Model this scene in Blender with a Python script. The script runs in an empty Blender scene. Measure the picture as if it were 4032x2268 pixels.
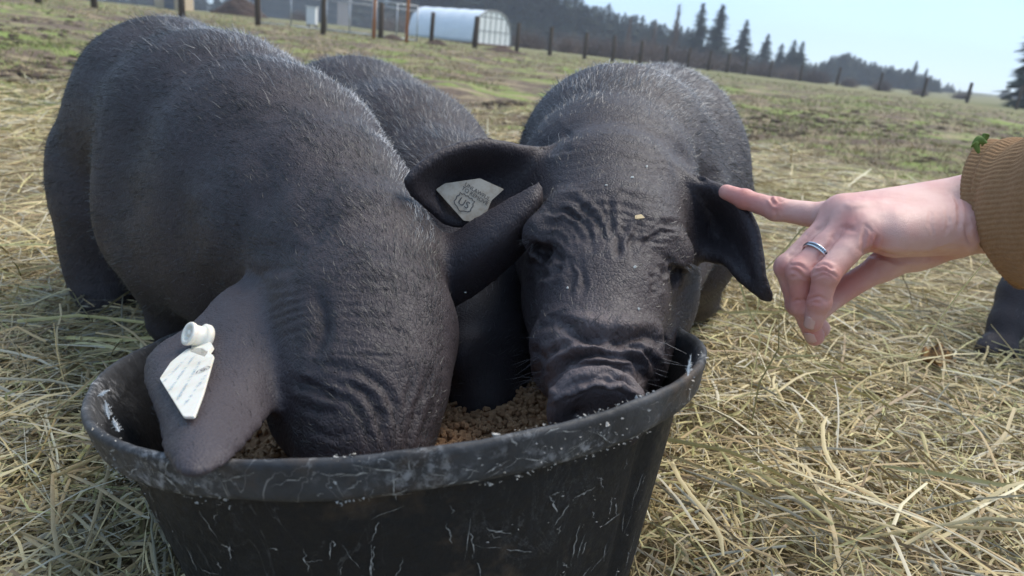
import bpy, bmesh, math, random
import numpy as np
from mathutils import Vector, Matrix
random.seed(7); RNG = np.random.default_rng(11)
SC = bpy.context.scene; COL = SC.collection
R = math.radians

# ---------------------------------------------------------------- camera
CAM_H, PITCH, ROLL = 0.47, R(18.0), R(5.5)
FPX, CX, CY = 2912.0, 2016.0, 1134.0            # focal length and centre in photograph pixels
FW = np.array([0, math.cos(PITCH), -math.sin(PITCH)])
U0 = np.array([0, math.sin(PITCH), math.cos(PITCH)])
R0 = np.array([1.0, 0, 0])
IX = R0*math.cos(ROLL) + U0*math.sin(ROLL)
IY = -R0*math.sin(ROLL) + U0*math.cos(ROLL)
EYE = np.array([0, 0, CAM_H])
cam = bpy.data.cameras.new('camera'); camo = bpy.data.objects.new('camera', cam); COL.objects.link(camo)
cam.sensor_width = 36.0; cam.lens = 36.0*FPX/4032.0
cam.clip_start = 0.02; cam.clip_end = 4000
m = Matrix.Identity(4)
for i in range(3):
    m[i][0], m[i][1], m[i][2], m[i][3] = IX[i], IY[i], -FW[i], EYE[i]
camo.matrix_world = m
cam.dof.use_dof = True; cam.dof.focus_distance = 0.64; cam.dof.aperture_fstop = 8.5
SC.camera = camo
SC.render.resolution_x, SC.render.resolution_y = 1024, 576

# ---------------------------------------------------------------- sky, sun, exposure
SUN_EL, SUN_AZ = R(54), R(58)                   # azimuth measured from the view direction (+Y) towards +X
w = bpy.data.worlds.new('World'); SC.world = w; w.use_nodes = True
nt = w.node_tree; bg = nt.nodes['Background']
sky = nt.nodes.new('ShaderNodeTexSky'); sky.sky_type = 'NISHITA'; sky.sun_disc = False
sky.sun_elevation = SUN_EL; sky.sun_rotation = SUN_AZ
sky.air_density = 0.7; sky.dust_density = 0.05; sky.ozone_density = 3.5; sky.altitude = 50
def wmix(mode, fac, A, B):                       # thin, nearly even cloud veil laid over the clear-sky model
    q = nt.nodes.new('ShaderNodeMix'); q.data_type = 'RGBA'; q.blend_type = mode
    for i_, v_ in ((0, fac), (6, A), (7, B)):
        if isinstance(v_, bpy.types.NodeSocket): nt.links.new(v_, q.inputs[i_])
        else: q.inputs[i_].default_value = v_
    return q.outputs[2]
tcw = nt.nodes.new('ShaderNodeTexCoord'); mpw = nt.nodes.new('ShaderNodeMapping'); mpw.inputs['Scale'].default_value = (1.0, 1.0, 3.2); nt.links.new(tcw.outputs['Generated'], mpw.inputs[0])
nzw = nt.nodes.new('ShaderNodeTexNoise'); nzw.inputs['Scale'].default_value = 2.2; nzw.inputs['Detail'].default_value = 4; nt.links.new(mpw.outputs[0], nzw.inputs['Vector'])
veil = wmix('MIX', nzw.outputs[0], (0.72, 1.30, 1.95, 1), (1.60, 1.98, 2.40, 1))
clear = wmix('MULTIPLY', 1.0, sky.outputs[0], (.34, .34, .34, 1))
nt.links.new(wmix('ADD', 1.0, clear, veil), bg.inputs[0]); bg.inputs[1].default_value = 0.1
sl = bpy.data.lights.new('sun', 'SUN'); sl.energy = 1.6; sl.angle = R(48); sl.color = (1.0, 0.93, 0.82)
so = bpy.data.objects.new('sun', sl); COL.objects.link(so)
sd = Vector((math.sin(SUN_AZ)*math.cos(SUN_EL), math.cos(SUN_AZ)*math.cos(SUN_EL), math.sin(SUN_EL)))
so.rotation_euler = sd.to_track_quat('Z', 'Y').to_euler(); so.location = (3, 6, 8)
vs = SC.view_settings; vs.view_transform = 'Standard'; vs.look = 'None'; vs.gamma = 1.0; vs.exposure = 1.68
vs.use_curve_mapping = False

# ---------------------------------------------------------------- pixel helpers (a pixel plus a distance is a point)
def P(u, v, d):
    return EYE + d*(FW + (u-CX)/FPX*IX - (v-CY)/FPX*IY)
def G(u, v, z=0.0):                             # where the ray through a pixel meets the level z
    q = FW + (u-CX)/FPX*IX - (v-CY)/FPX*IY
    return EYE + q*((z-CAM_H)/q[2])
def proj(V):
    q = V-EYE; d = q@FW
    return CX+FPX*(q@IX)/d, CY-FPX*(q@IY)/d, d
def px(r, d): return r*d/FPX                    # pixels to metres at distance d
def smooth01(a, b, x):
    t = np.clip((x-a)/(b-a), 0, 1); return t*t*(3-2*t)

# ---------------------------------------------------------------- object helpers
def tag(o, label=None, cat=None, group=None, kind=None):
    if label: o['label'] = label
    if cat: o['category'] = cat
    if group: o['group'] = group
    if kind: o['kind'] = kind
    return o
def empty(name, loc, label=None, cat=None, group=None):
    o = bpy.data.objects.new(name, None); COL.objects.link(o)
    o.location = [float(c) for c in loc]; o.empty_display_size = .05
    return tag(o, label, cat, group)
def link(name, me, mat=None, parent=None):
    o = bpy.data.objects.new(name, me); COL.objects.link(o)
    if mat and not me.materials: me.materials.append(mat)
    if parent is not None:
        o.parent = parent; o.matrix_parent_inverse = Matrix.Translation(-parent.location) if parent.type == 'EMPTY' else Matrix.Identity(4)
    return o
def mesh_np(name, V, F, smooth=True, col=None):
    """V (n,3), F (m,3|4) or a list of such arrays"""
    Fs = F if isinstance(F, list) else [F]
    Fs = [np.asarray(f, np.int32) for f in Fs if len(f)]
    me = bpy.data.meshes.new(name)
    V = np.asarray(V, np.float32)
    me.vertices.add(len(V)); me.vertices.foreach_set('co', V.ravel())
    loops = np.concatenate([f.ravel() for f in Fs])
    tot = np.concatenate([np.full(len(f), f.shape[1], np.int32) for f in Fs])
    st = np.concatenate([[0], np.cumsum(tot)[:-1]]).astype(np.int32)
    me.loops.add(len(loops)); me.loops.foreach_set('vertex_index', loops)
    me.polygons.add(len(tot)); me.polygons.foreach_set('loop_start', st); me.polygons.foreach_set('loop_total', tot)
    me.polygons.foreach_set('use_smooth', np.full(len(tot), smooth))
    if col is not None:
        a = me.color_attributes.new('tint', 'FLOAT_COLOR', 'POINT')
        c = np.ones((len(V), 4), np.float32); c[:, :3] = col
        a.data.foreach_set('color', c.ravel())
    me.update(calc_edges=True)
    return me
class MB:
    """collects boxes, tubes and prisms into one mesh"""
    def __init__(s): s.V = []; s.F = []; s.n = 0
    def add(s, V, F):
        for f in F: s.F.append(tuple(int(i)+s.n for i in f))
        s.V.extend([tuple(map(float, v)) for v in V]); s.n += len(V)
    def box(s, c, size, rot=None):
        c = np.array(c, float); h = np.array(size, float)/2
        q = np.array([(x, y, z) for x in (-1, 1) for y in (-1, 1) for z in (-1, 1)])*h
        if rot is not None: q = q@np.array(rot).T
        s.add(q+c, [(0, 1, 3, 2), (4, 6, 7, 5), (0, 4, 5, 1), (2, 3, 7, 6), (0, 2, 6, 4), (1, 5, 7, 3)])
    def tube(s, pts, rad, n=8, cap=True):
        pts = [np.array(p, float) for p in pts]; rad = [rad]*len(pts) if np.isscalar(rad) else rad
        V = []; F = []
        for i, p in enumerate(pts):
            t = pts[min(i+1, len(pts)-1)]-pts[max(i-1, 0)]; t = t/np.linalg.norm(t)
            a = np.cross(t, [0, 0, 1] if abs(t[2]) < .9 else [1, 0, 0]); a /= np.linalg.norm(a); b = np.cross(t, a)
            for k in range(n):
                th = 2*math.pi*k/n; V.append(p+rad[i]*(math.cos(th)*a+math.sin(th)*b))
        for i in range(len(pts)-1):
            for k in range(n):
                F.append((i*n+k, i*n+(k+1) % n, (i+1)*n+(k+1) % n, (i+1)*n+k))
        if cap: F.append(tuple(range(n))[::-1]); F.append(tuple((len(pts)-1)*n+k for k in range(n)))
        s.add(V, F)
    def mesh(s, name, smooth=False):
        me = bpy.data.meshes.new(name); me.from_pydata(s.V, [], s.F)
        if smooth:
            for p in me.polygons: p.use_smooth = True
        me.update(); return me
    def build(s, name, mat, parent=None, smooth=False):
        return link(name, s.mesh(name, smooth), mat, parent)

# ---------------------------------------------------------------- materials
def mat(name, color=(.5, .5, .5), rough=.6, spec=.5, **k):
    M = bpy.data.materials.new(name); M.use_nodes = True
    b = M.node_tree.nodes['Principled BSDF']
    b.inputs['Base Color'].default_value = (*color, 1); b.inputs['Roughness'].default_value = rough
    b.inputs['Specular IOR Level'].default_value = spec
    for kk, v in k.items(): b.inputs[kk].default_value = v
    return M
class N:
    """short-hand for wiring nodes in a material"""
    def __init__(s, M): s.t = M.node_tree; s.b = s.t.nodes['Principled BSDF']; s.tc = s.t.nodes.new('ShaderNodeTexCoord')
    def node(s, typ, ins=None, **attr):
        n = s.t.nodes.new('ShaderNode'+typ)
        for k, v in attr.items(): setattr(n, k, v)
        for k, v in (ins or {}).items():
            if hasattr(v, 'links') or isinstance(v, bpy.types.NodeSocket): s.t.links.new(v, n.inputs[k])
            else: n.inputs[k].default_value = v
        return n
    def mapping(s, scale=(1, 1, 1), rot=(0, 0, 0)):
        return s.node('Mapping', {'Vector': s.tc.outputs['Object'], 'Scale': scale, 'Rotation': rot}).outputs[0]
    def noise(s, scale, detail=4, vec=None, rough=.55, dist=0):
        return s.node('TexNoise', {'Vector': vec or s.tc.outputs['Object'], 'Scale': scale, 'Detail': detail, 'Roughness': rough, 'Distortion': dist}).outputs[0]
    def ramp(s, fac, stops):
        r = s.node('ValToRGB', {'Fac': fac}); e = r.color_ramp.elements
        while len(e) < len(stops): e.new(.5)
        for i, (p, c) in enumerate(stops):
            e[i].position = p; e[i].color = (*c, 1) if not np.isscalar(c) else (c, c, c, 1)
        return r.outputs[0]
    def mix(s, fac, a, b, mode='MIX'):
        n = s.node('Mix', data_type='RGBA', blend_type=mode)
        for i, v in ((0, fac), (6, a), (7, b)):
            if isinstance(v, bpy.types.NodeSocket): s.t.links.new(v, n.inputs[i])
            else: n.inputs[i].default_value = v if np.isscalar(v) else (*v, 1)
        return n.outputs[2]
    def math(s, op, a, b=0.0):
        n = s.node('Math', operation=op)
        for i, v in ((0, a), (1, b)):
            if isinstance(v, bpy.types.NodeSocket): s.t.links.new(v, n.inputs[i])
            else: n.inputs[i].default_value = v
        return n.outputs[0]
    def color(s, c): s.t.links.new(c, s.b.inputs['Base Color'])
    def set(s, k, c): s.t.links.new(c, s.b.inputs[k])
    def bump(s, h, dist=.001, strength=1.0):
        prev = s.b.inputs['Normal'].links[0].from_socket if s.b.inputs['Normal'].links else None
        n = s.node('Bump', {'Height': h, 'Distance': dist, 'Strength': strength})
        if prev: s.t.links.new(prev, n.inputs['Normal'])
        s.t.links.new(n.outputs[0], s.b.inputs['Normal'])
    def attr(s, name='tint'): return s.node('Attribute', attribute_name=name).outputs['Color']

def skin_pig():
    M = mat('pig_skin', (.04, .035, .038), .6, .32); n = N(M)
    a = n.noise(9, 5); b = n.noise(140, 3); sp = n.node('SeparateColor', {'Color': n.attr()}); e = sp.outputs[0]; sn = sp.outputs[1]
    c = n.mix(a, (.017, .0152, .0185), (.044, .035, .039)); c = n.mix(n.math('MULTIPLY', b, .45), c, (.062, .046, .050))
    c = n.mix(e, c, n.mix(a, (.040, .035, .041), (.063, .052, .058))); c = n.mix(sn, c, n.mix(a, (.075, .060, .063), (.125, .098, .098))); n.color(c)
    n.set('Roughness', n.ramp(b, [(.3, .50), (.7, .70)]))
    v = n.node('TexVoronoi', {'Vector': n.mapping((1, 1, .55)), 'Scale': 330, 'Randomness': 1.0}, feature='DISTANCE_TO_EDGE').outputs['Distance']
    n.bump(n.ramp(v, [(0, 0.), (.22, 1.)]), .0008, .42)
    n.bump(n.noise(45, 4), .004, .35)
    return M
def hair_mat():
    M = mat('pig_hair', (.09, .09, .10), .42, .5); n = N(M)
    n.color(n.attr()); return M
M_SKIN, M_HAIR = skin_pig(), hair_mat()
# ---------------------------------------------------------------- terrain
POSTS = [(150, 8, 175), (372, 34, 168), (717, 72, 152), (1016, 106, 146), (1272, 131, 140), (1498, 158, 133), (1697, 172, 122), (1868, 190, 114), (2034, 204, 109),
         (2164, 216, 103), (2300, 233, 98), (2411, 243, 92), (2517, 254, 87), (2618, 264, 82), (2705, 272, 78), (2786, 280, 75), (2860, 287, 71),
         (2931, 295, 70), (3029, 305, 65), (3147, 318, 63), (3293, 337, 66), (3458, 357, 69), (3630, 383, 74), (3806, 404, 78), (4000, 432, 84), (4220, 462, 90)]
POST_H = 1.12
post_pts = [P(u, v, POST_H*FPX/h) for u, v, h in POSTS]
A_ = np.array([[1, p[0], p[1], p[0]*p[0]] for p in post_pts]); b_ = np.array([p[2] for p in post_pts])
TC, *_ = np.linalg.lstsq(A_, b_, rcond=None)
def hash_noise(x, y, seed=0):
    x = np.asarray(x, float); y = np.asarray(y, float)
    xi = np.floor(x); yi = np.floor(y); fx = x-xi; fy = y-yi
    fx = fx*fx*(3-2*fx); fy = fy*fy*(3-2*fy)
    def h(a, b):
        s = np.sin(a*127.1+b*311.7+seed*74.7)*43758.5453; return s-np.floor(s)
    return (h(xi, yi)*(1-fx)+h(xi+1, yi)*fx)*(1-fy)+(h(xi, yi+1)*(1-fx)+h(xi+1, yi+1)*fx)*fy
def ground_z(x, y):
    x = np.asarray(x, float); y = np.asarray(y, float)
    r = np.hypot(x, y)
    xc = np.clip(x, -16, 40); yc = np.clip(y, 0, 50)
    plane = TC[0]+TC[1]*xc+TC[2]*yc+TC[3]*xc*xc
    z = smooth01(4, 20, r)*plane
    z = z + smooth01(1.6, 4, r)*(.05*(hash_noise(x*.9, y*.9, 1)-.5)+.035*(hash_noise(x*2.7, y*2.7, 2)-.5))*np.where(r < 60, 1, 0)
    z = z + smooth01(3.0, 6, r)*smooth01(60, 25, r)*.10*(hash_noise(x*1.3+4, y*.8, 5)-.5)
    return z
def build_field():
    rr = np.concatenate([np.linspace(.05, 1.5, 12), np.geomspace(1.6, 60, 150), np.geomspace(64, 700, 18)])
    na = 300
    th = np.linspace(0, 2*np.pi, na, endpoint=False)
    X = rr[:, None]*np.sin(th); Y = rr[:, None]*np.cos(th); Z = ground_z(X, Y)
    V = np.c_[X.ravel(), Y.ravel(), Z.ravel()]
    i = np.arange(len(rr)-1)[:, None]*na; k = np.arange(na)[None]
    F = np.stack([i+k, i+(k+1) % na, i+na+(k+1) % na, i+na+k], -1).reshape(-1, 4)[:, ::-1]
    V = np.r_[V, [[0, 0, 0]]]
    T = np.stack([np.full(na, len(V)-1), np.arange(na), (np.arange(na)+1) % na], -1)[:, ::-1]
    M = mat('field_soil', (.1, .09, .05), .95, .2); n = N(M)
    big = n.noise(.55, 5, n.mapping((1, 1.5, 1)), .6); mid = n.noise(2.6, 5, None, .65); fine = n.noise(30, 5, None, .7)
    grass = n.ramp(fine, [(.3, (.12, .16, .04)), (.55, (.21, .26, .07)), (.75, (.32, .33, .13))])
    mud = n.ramp(fine, [(.3, (.07, .05, .038)), (.6, (.15, .11, .082)), (.8, (.26, .20, .15))])
    dry = n.ramp(fine, [(.3, (.20, .155, .095)), (.7, (.36, .29, .18))])
    f = n.math('ADD', n.math('MULTIPLY', big, .55), n.math('MULTIPLY', mid, .45))
    c = n.mix(n.ramp(f, [(.49, 0.), (.56, 1.)]), mud, grass)
    c = n.mix(n.ramp(n.noise(1.4, 5, n.mapping((1, 2.2, 1)), .65), [(.52, 0.), (.60, 1.)]), c, dry)
    geo = n.node('NewGeometry').outputs['Position']
    d = n.node('VectorMath', {0: geo}, operation='LENGTH').outputs['Value']
    dn = n.math('ADD', d, n.math('MULTIPLY', n.math('SUBTRACT', mid, .5), 4.0))
    c = n.mix(n.ramp(n.math('DIVIDE', dn, 10.0), [(.36, 1.), (.52, 0.)]), c, n.mix(fine, (.10, .075, .045), (.30, .245, .14)))
    far = n.mix(n.noise(.08, 4), (.10, .12, .04), (.24, .20, .11))
    c = n.mix(n.ramp(n.math('DIVIDE', d, 60.0), [(.35, 0.), (.75, 1.)]), c, far)
    n.color(c); n.bump(fine, .02, .6); n.bump(mid, .08, .5)
    o = link('field', mesh_np('field', V, [F, T]), M); tag(o, 'rough paddock of mud and short grass strewn with hay', None, None, 'structure')
    return o
FIELD = build_field()
# ---------------------------------------------------------------- rubber feed tub
TUB_C = EYE + IX*-.0904 + IY*-.0498 + FW*.6426           # centre of the rim
a_, b_2 = -.0573, .1624
nc = (math.sin(a_), math.cos(a_)*math.cos(b_2), -math.cos(a_)*math.sin(b_2))
TUB_N = IX*nc[0] + IY*nc[1] + FW*nc[2]; TUB_N /= np.linalg.norm(TUB_N)
TUB_X = np.cross(TUB_N, [0, 0, 1.0]); TUB_X = R0-TUB_N*(R0@TUB_N); TUB_X /= np.linalg.norm(TUB_X)
TUB_Y = np.cross(TUB_N, TUB_X)
RIM_PX = [(335, 1530), (320, 1600), (360, 1665), (480, 1748), (700, 1812), (900, 1815), (1100, 1812), (1300, 1804), (1512, 1790), (1750, 1762), (2000, 1720), (2200, 1672), (2397, 1612), (2576, 1533), (2750, 1445),
          (2812, 1395), (2800, 1355), (2740, 1320), (2690, 1310), (380, 1480), (460, 1420), (540, 1370)]
def rim_fit():
    th = []; rr = []
    for u, v in RIM_PX:
        q = P(u, v, 1)-EYE; t = (TUB_N@(TUB_C-EYE))/(TUB_N@q); p = EYE+q*t-TUB_C
        th.append(math.atan2(p@TUB_Y, p@TUB_X)); rr.append(np.linalg.norm(p))
    th = np.array(th); rr = np.array(rr)
    B = [np.ones_like(th)]
    for k in (1, 2, 3): B += [np.cos(k*th), np.sin(k*th)]
    B = np.array(B).T; L = np.diag([0, .05, .05, .05, .05, .1, .1])
    return np.linalg.solve(B.T@B+L, B.T@rr)
RC = rim_fit()
def rim_r(th):
    r = RC[0]
    for k in (1, 2, 3): r = r+RC[2*k-1]*np.cos(k*th)+RC[2*k]*np.sin(k*th)
    return r
def tub_pt(r, th, z):                                    # r as a fraction of the rim radius
    q = rim_r(th)*r
    return TUB_C + (q*np.cos(th))[..., None]*TUB_X + (q*np.sin(th))[..., None]*TUB_Y + np.asarray(z)[..., None]*TUB_N
TUB_PROF = [(.58, -.232), (.695, -.232), (.708, -.226), (.726, -.205), (.772, -.165), (.827, -.115), (.879, -.07), (.912, -.038), (.918, -.030), (.928, -.0275), (.960, -.0275), (.972, -.0265), (.981, -.0235),
            (.987, -.0185), (.994, -.0115), (1.002, -.0055), (1.0035, -.003), (1.000, -.0008), (.991, 0.), (.979, -.0015), (.970, -.006), (.963, -.012), (.945, -.021), (.915, -.028), (.885, -.045), (.853, -.07), (.801, -.115), (.746, -.165), (.70, -.198), (.67, -.211), (.50, -.214), (.0, -.214)]
def tub_wall_r(z): 
    zz = [p[1] for p in TUB_PROF[2:17]]; return np.interp(z, zz, [p[0] for p in TUB_PROF[2:17]])
def rubber():
    M = mat('black_rubber', (.018, .018, .02), .6, .3); n = N(M)
    big = n.noise(7, 4); fine = n.noise(160, 4, None, .7)
    # long hair-thin scuffs and pale dried splashes, each with a shape of its own
    v = n.mapping((1, 1, .45), (.3, .5, .2))
    s1 = n.noise(38, 6, v, .75, 2.2); scr = n.ramp(s1, [(.490, 0.), (.499, 1.), (.501, 1.), (.510, 0.)])
    s2 = n.noise(16, 3, v, .5, 3.0); scr2 = n.ramp(s2, [(.494, 0.), (.4995, 1.), (.5005, 1.), (.506, 0.)])
    patch = n.ramp(n.noise(11, 4, None, .7), [(.50, 0.), (.64, 1.)])
    patch2 = n.ramp(n.noise(6, 5, n.mapping((1, 1, .6)), .7), [(.48, 0.), (.6, 1.)])
    lipw = n.node('Attribute', attribute_name='tint').outputs['Fac']
    c = n.mix(big, (.007, .007, .008), (.016, .0155, .0165)); c = n.mix(n.math('MULTIPLY', lipw, n.ramp(n.noise(24, 5, None, .65), [(.3, .25), (.7, 1.)])), c, (.062, .063, .068))
    dust = n.math('MULTIPLY', n.ramp(fine, [(.50, 0.), (.62, 1.)]), patch)
    c = n.mix(n.math('MULTIPLY', dust, n.math('ADD', .03, n.math('MULTIPLY', lipw, .8))), c, (.30, .30, .31))
    k = n.math('MULTIPLY', n.math('MAXIMUM', n.math('MULTIPLY', scr, patch), n.math('MULTIPLY', scr2, patch2)), n.math('ADD', .16, n.math('MULTIPLY', lipw, .4)))
    c = n.mix(k, c, (.40, .39, .38))
    brown = n.math('MULTIPLY', n.ramp(n.noise(9, 5, None, .7), [(.58, 0.), (.70, 1.)]), .6)
    c = n.mix(brown, c, (.10, .068, .045)); n.color(c)
    n.set('Roughness', n.ramp(fine, [(.3, .48), (.7, .75)]))
    n.bump(n.noise(60, 5, None, .6), .003, .5); n.bump(fine, .0008, .5)
    return M
M_RUB = rubber()
def build_tub():
    root = empty('feed_tub', [*(TUB_C-TUB_N*.232)], 'scuffed black rubber feed tub full of feed that the pigs eat from', 'tub')
    na = 200; th = np.linspace(0, 2*np.pi, na, endpoint=False)
    rows = []
    for j, (r, z) in enumerate(TUB_PROF):
        wob = .0022*(hash_noise(np.cos(th)*5+9, np.sin(th)*5+z*40, 3)-.5) + .0012*(hash_noise(np.cos(th)*22+9, np.sin(th)*22+z*90, 8)-.5)
        rr = np.full(na, float(r)); zz = np.full(na, z)+wob
        if -.215 < z < -.033 and j < 8:                  # moulded vertical channels on the outside wall
            for t0, wd in ((-.62, .05), (-2.45, .05), (.9, .05), (2.6, .05)):
                dth = np.abs((th-t0+np.pi) % (2*np.pi)-np.pi)
                rr = rr - .028*np.clip(1.25-dth/wd, 0, 1)
        rows.append(tub_pt(rr+wob*2, th, zz))
    V = np.concatenate(rows); nr = len(rows)
    i = np.arange(nr-1)[:, None]*na; k = np.arange(na)[None]
    F = np.stack([i+k, i+(k+1) % na, i+na+(k+1) % na, i+na+k], -1).reshape(-1, 4)
    F = np.r_[F, [[0, 0, 0, 0]]][:-1]
    # close the bottom outside
    V = np.r_[V, tub_pt(np.zeros(1), np.zeros(1), np.array([-.232]))]
    T = np.stack([np.full(na, len(V)-1), (np.arange(na)+1) % na, np.arange(na)], -1)
    lw = np.r_[np.repeat([1.0 if -.029 < z and 8 < j < 22 else 0.0 for j, (r, z) in enumerate(TUB_PROF)], na), 0]
    link('tub_wall', mesh_np('tub_wall', V, [F, T], True, np.repeat(lw[:, None], 3, 1)), M_RUB, root)
    # dried crust flecks caught on the lip: small angular chips
    rg = np.random.default_rng(5); Vs = []; Fs = []; c = 0
    M = mat('dried_crust', (.55, .52, .47), .9, .2); nn = N(M); nn.color(nn.ramp(nn.noise(300, 2), [(.3, (.22, .20, .17)), (.7, (.50, .48, .45))]))
    for q in range(1500):
        t = rg.uniform(-np.pi, 0.25) if q % 4 else rg.uniform(-np.pi, np.pi)
        if hash_noise(np.array([t*9]), np.array([3.3]), 4)[0] < .52: continue
        if q % 5 < 2: r, z = .972+rg.normal()*.006, -.0268+rg.normal()*.0016
        elif q % 5 == 2: z = -.013+rg.normal()*.006; r = float(tub_wall_r(z))+.001
        elif q % 5 == 3: r, z = .989+rg.normal()*.006, .0003
        else: r, z = float(tub_wall_r(-.12)), 0; z = -rg.uniform(.04, .20); r = float(tub_wall_r(z))
        p = tub_pt(np.array([r]), np.array([t]), np.array([z]))[0]
        s = rg.uniform(.0003, .0011)*(1 if rg.random() < .9 else 2.0)
        d = rg.normal(size=(5, 3)); d /= np.linalg.norm(d, axis=1)[:, None]
        Vs.append(p+d*s*np.array([1.4, 1, .8])); Fs += [(c, c+1, c+2), (c, c+2, c+3), (c, c+3, c+4), (c+1, c+2, c+4), (c+2, c+3, c+4), (c, c+1, c+4)]; c += 5
    o = link('dried_crust', mesh_np('dried_crust', np.concatenate(Vs), np.array(Fs), False), M, root); tag(o, 'pale dried flecks caught along the tub lip', None, None, 'stuff')
    # scuffs: jagged pale rubs in the rubber, mostly running down the wall and along the lip
    Vs = []; Fs = []; c = 0
    for q in range(380):
        t = rg.uniform(-np.pi*1.02, .15); lipq = q % 3 == 0
        z = -rg.uniform(.003, .025) if lipq else -rg.uniform(.04, .20); L = rg.uniform(.004, .022)*(1.6 if rg.random() < .12 else 1); n_ = rg.integers(4, 9); wd = rg.uniform(.00015, .0006)*(1 if lipq else 1.1)
        dt, dz = (rg.uniform(-1, 1), rg.uniform(-.5, .5)) if lipq else (rg.normal()*.35, -1.0)
        if not lipq and rg.random() < .25: dt, dz = 1.0, rg.uniform(-.6, .6)
        nrm_ = math.hypot(dt, dz); dt, dz = dt/nrm_, dz/nrm_; st = len(Vs)
        for i in range(n_+1):
            f = i/n_; tt = t+(dt*L*f+rg.normal()*.0007)/.23; zz = np.clip(z+dz*L*f+rg.normal()*.0005, -.215, -.0015); w_ = wd*(.3+rg.random())*math.sin(math.pi*min(.95, max(.08, f)))
            for sg in (-1, 1):
                ta, za = tt-sg*dz*w_/.23, float(np.clip(zz+sg*dt*w_, -.216, -.001)); Vs.append(tub_pt(np.array([float(tub_wall_r(za))+.0055]), np.array([ta]), np.array([za]))[0])
        Fs += [(st+2*i, st+2*i+1, st+2*i+3, st+2*i+2) for i in range(n_)]
    M2 = mat('rubbed_rubber', (.30, .30, .30), .9, .2); nn = N(M2); nn.color(nn.ramp(nn.noise(220, 3), [(.35, (.10, .10, .10)), (.65, (.42, .41, .39))]))
    o = link('scuff_marks', mesh_np('scuff_marks', np.array(Vs), np.array(Fs), False), M2, root); tag(o, 'pale scratches rubbed into the black rubber', None, None, 'stuff')
    return root
TUB = build_tub()

# ---------------------------------------------------------------- feed pellets in the tub
FEED_Z = -.078
def build_feed():
    M = mat('pellet', (.2, .12, .07), .85, .25); n = N(M)
    oi = n.node('ObjectInfo').outputs['Random']
    n.color(n.mix(n.math('ADD', n.math('MULTIPLY', oi, .6), n.math('MULTIPLY', n.noise(260, 3), .5)), (.22, .112, .058), (.52, .32, .18))); n.bump(n.noise(700, 3), .0006, .7)
    def feed_h(x, y): return FEED_Z+.02*(hash_noise(x*14+3, y*14, 2)-.5)+.012*(hash_noise(x*45, y*45, 6)-.5)
    na, nr = 120, 46; V = []; 
    rg = np.random.default_rng(2)
    for j in range(nr):
        r = (j+.3)/nr*.83; th = np.linspace(0, 2*np.pi, na, endpoint=False)+rg.uniform(0, .05, na)
        q = rim_r(th)*r; z = feed_h(q*np.cos(th), q*np.sin(th))+rg.normal(size=na)*.0012
        V.append(tub_pt(np.full(na, r), th, z))
    V = np.concatenate(V); i = np.arange(nr-1)[:, None]*na; k = np.arange(na)[None]
    F = np.stack([i+k, i+(k+1) % na, i+na+(k+1) % na, i+na+k], -1).reshape(-1, 4)[:, ::-1]
    root = link('feed', mesh_np('feed', V, F, False), M); tag(root, 'brown pelleted feed lying in the black tub', 'feed', None, 'stuff')
    ms = []
    for s in range(4):
        n_ = 8; L = rg.uniform(.0045, .008); rd = .0024; Vp = []; 
        for zz, rr in ((-L/2, .7), (-L/2*.8, 1), (L/2*.8, 1), (L/2, .7)):
            for a in range(n_): Vp.append((rr*rd*math.cos(a*2*math.pi/n_)*rg.uniform(.85, 1.1), rr*rd*math.sin(a*2*math.pi/n_)*rg.uniform(.85, 1.1), zz))
        Fp = [(a+b*n_, (a+1) % n_+b*n_, (a+1) % n_+(b+1)*n_, a+(b+1)*n_) for b in range(3) for a in range(n_)]+[tuple(range(n_))[::-1], tuple(range(3*n_, 4*n_))]
        me = bpy.data.meshes.new('pellet'); me.from_pydata(Vp, [], Fp); me.materials.append(M); me.update(); ms.append(me)
    # where pixels between the heads and over the lip look down on the feed
    done = 0; tries = 0
    while done < 290 and tries < 4000:
        tries += 1
        u, v = rg.uniform(1640, 2180), rg.uniform(1560, 1770)
        q = P(u, v, 1)-EYE; c0 = TUB_C+TUB_N*(FEED_Z); t = (TUB_N@(c0-EYE))/(TUB_N@q); p = EYE+q*t-c0
        x, y = p@TUB_X, p@TUB_Y
        if math.hypot(x, y) > .19: continue
        z = feed_h(np.array([x]), np.array([y]))[0]+.0022+rg.uniform(0, .004)
        o = bpy.data.objects.new('pellet', ms[done % 4]); COL.objects.link(o)
        o.location = TUB_C+TUB_X*x+TUB_Y*y+TUB_N*z; o.rotation_euler = (rg.uniform(.9, 2.2), rg.uniform(-.6, .6), rg.uniform(0, 6.3)); o.parent = root; done += 1
    # loose pellets over the remaining surface, joined
    Vs = []; Fs = []; c = 0
    for q in range(2600):
        t = rg.uniform(0, 2*np.pi); r = .80*math.sqrt(rg.random()); x = rim_r(t)*r*math.cos(t); y = rim_r(t)*r*math.sin(t)
        z = feed_h(np.array([x]), np.array([y]))[0]+.001
        ax = rg.normal(size=3); ax /= np.linalg.norm(ax); e1 = np.cross(ax, rg.normal(size=3)); e1 /= np.linalg.norm(e1); e2 = np.cross(ax, e1)
        p = TUB_C+TUB_X*x+TUB_Y*y+TUB_N*z
        for s in (-1, 1):
            for a in range(5): Vs.append(p+ax*s*.003+.0023*(math.cos(a*1.2566)*e1+math.sin(a*1.2566)*e2))
        Fs += [(c+a, c+(a+1) % 5, c+5+(a+1) % 5, c+5+a) for a in range(5)]+[(c+4, c+3, c+2, c+1), (c+4, c+1, c, c), ]; Fs.pop(); Fs.append((c+5, c+6, c+7, c+8)); c += 10
    o = link('loose_pellets', mesh_np('loose_pellets', np.array(Vs), np.array(Fs), True), M, root); tag(o, kind='stuff')
build_feed()
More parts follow.
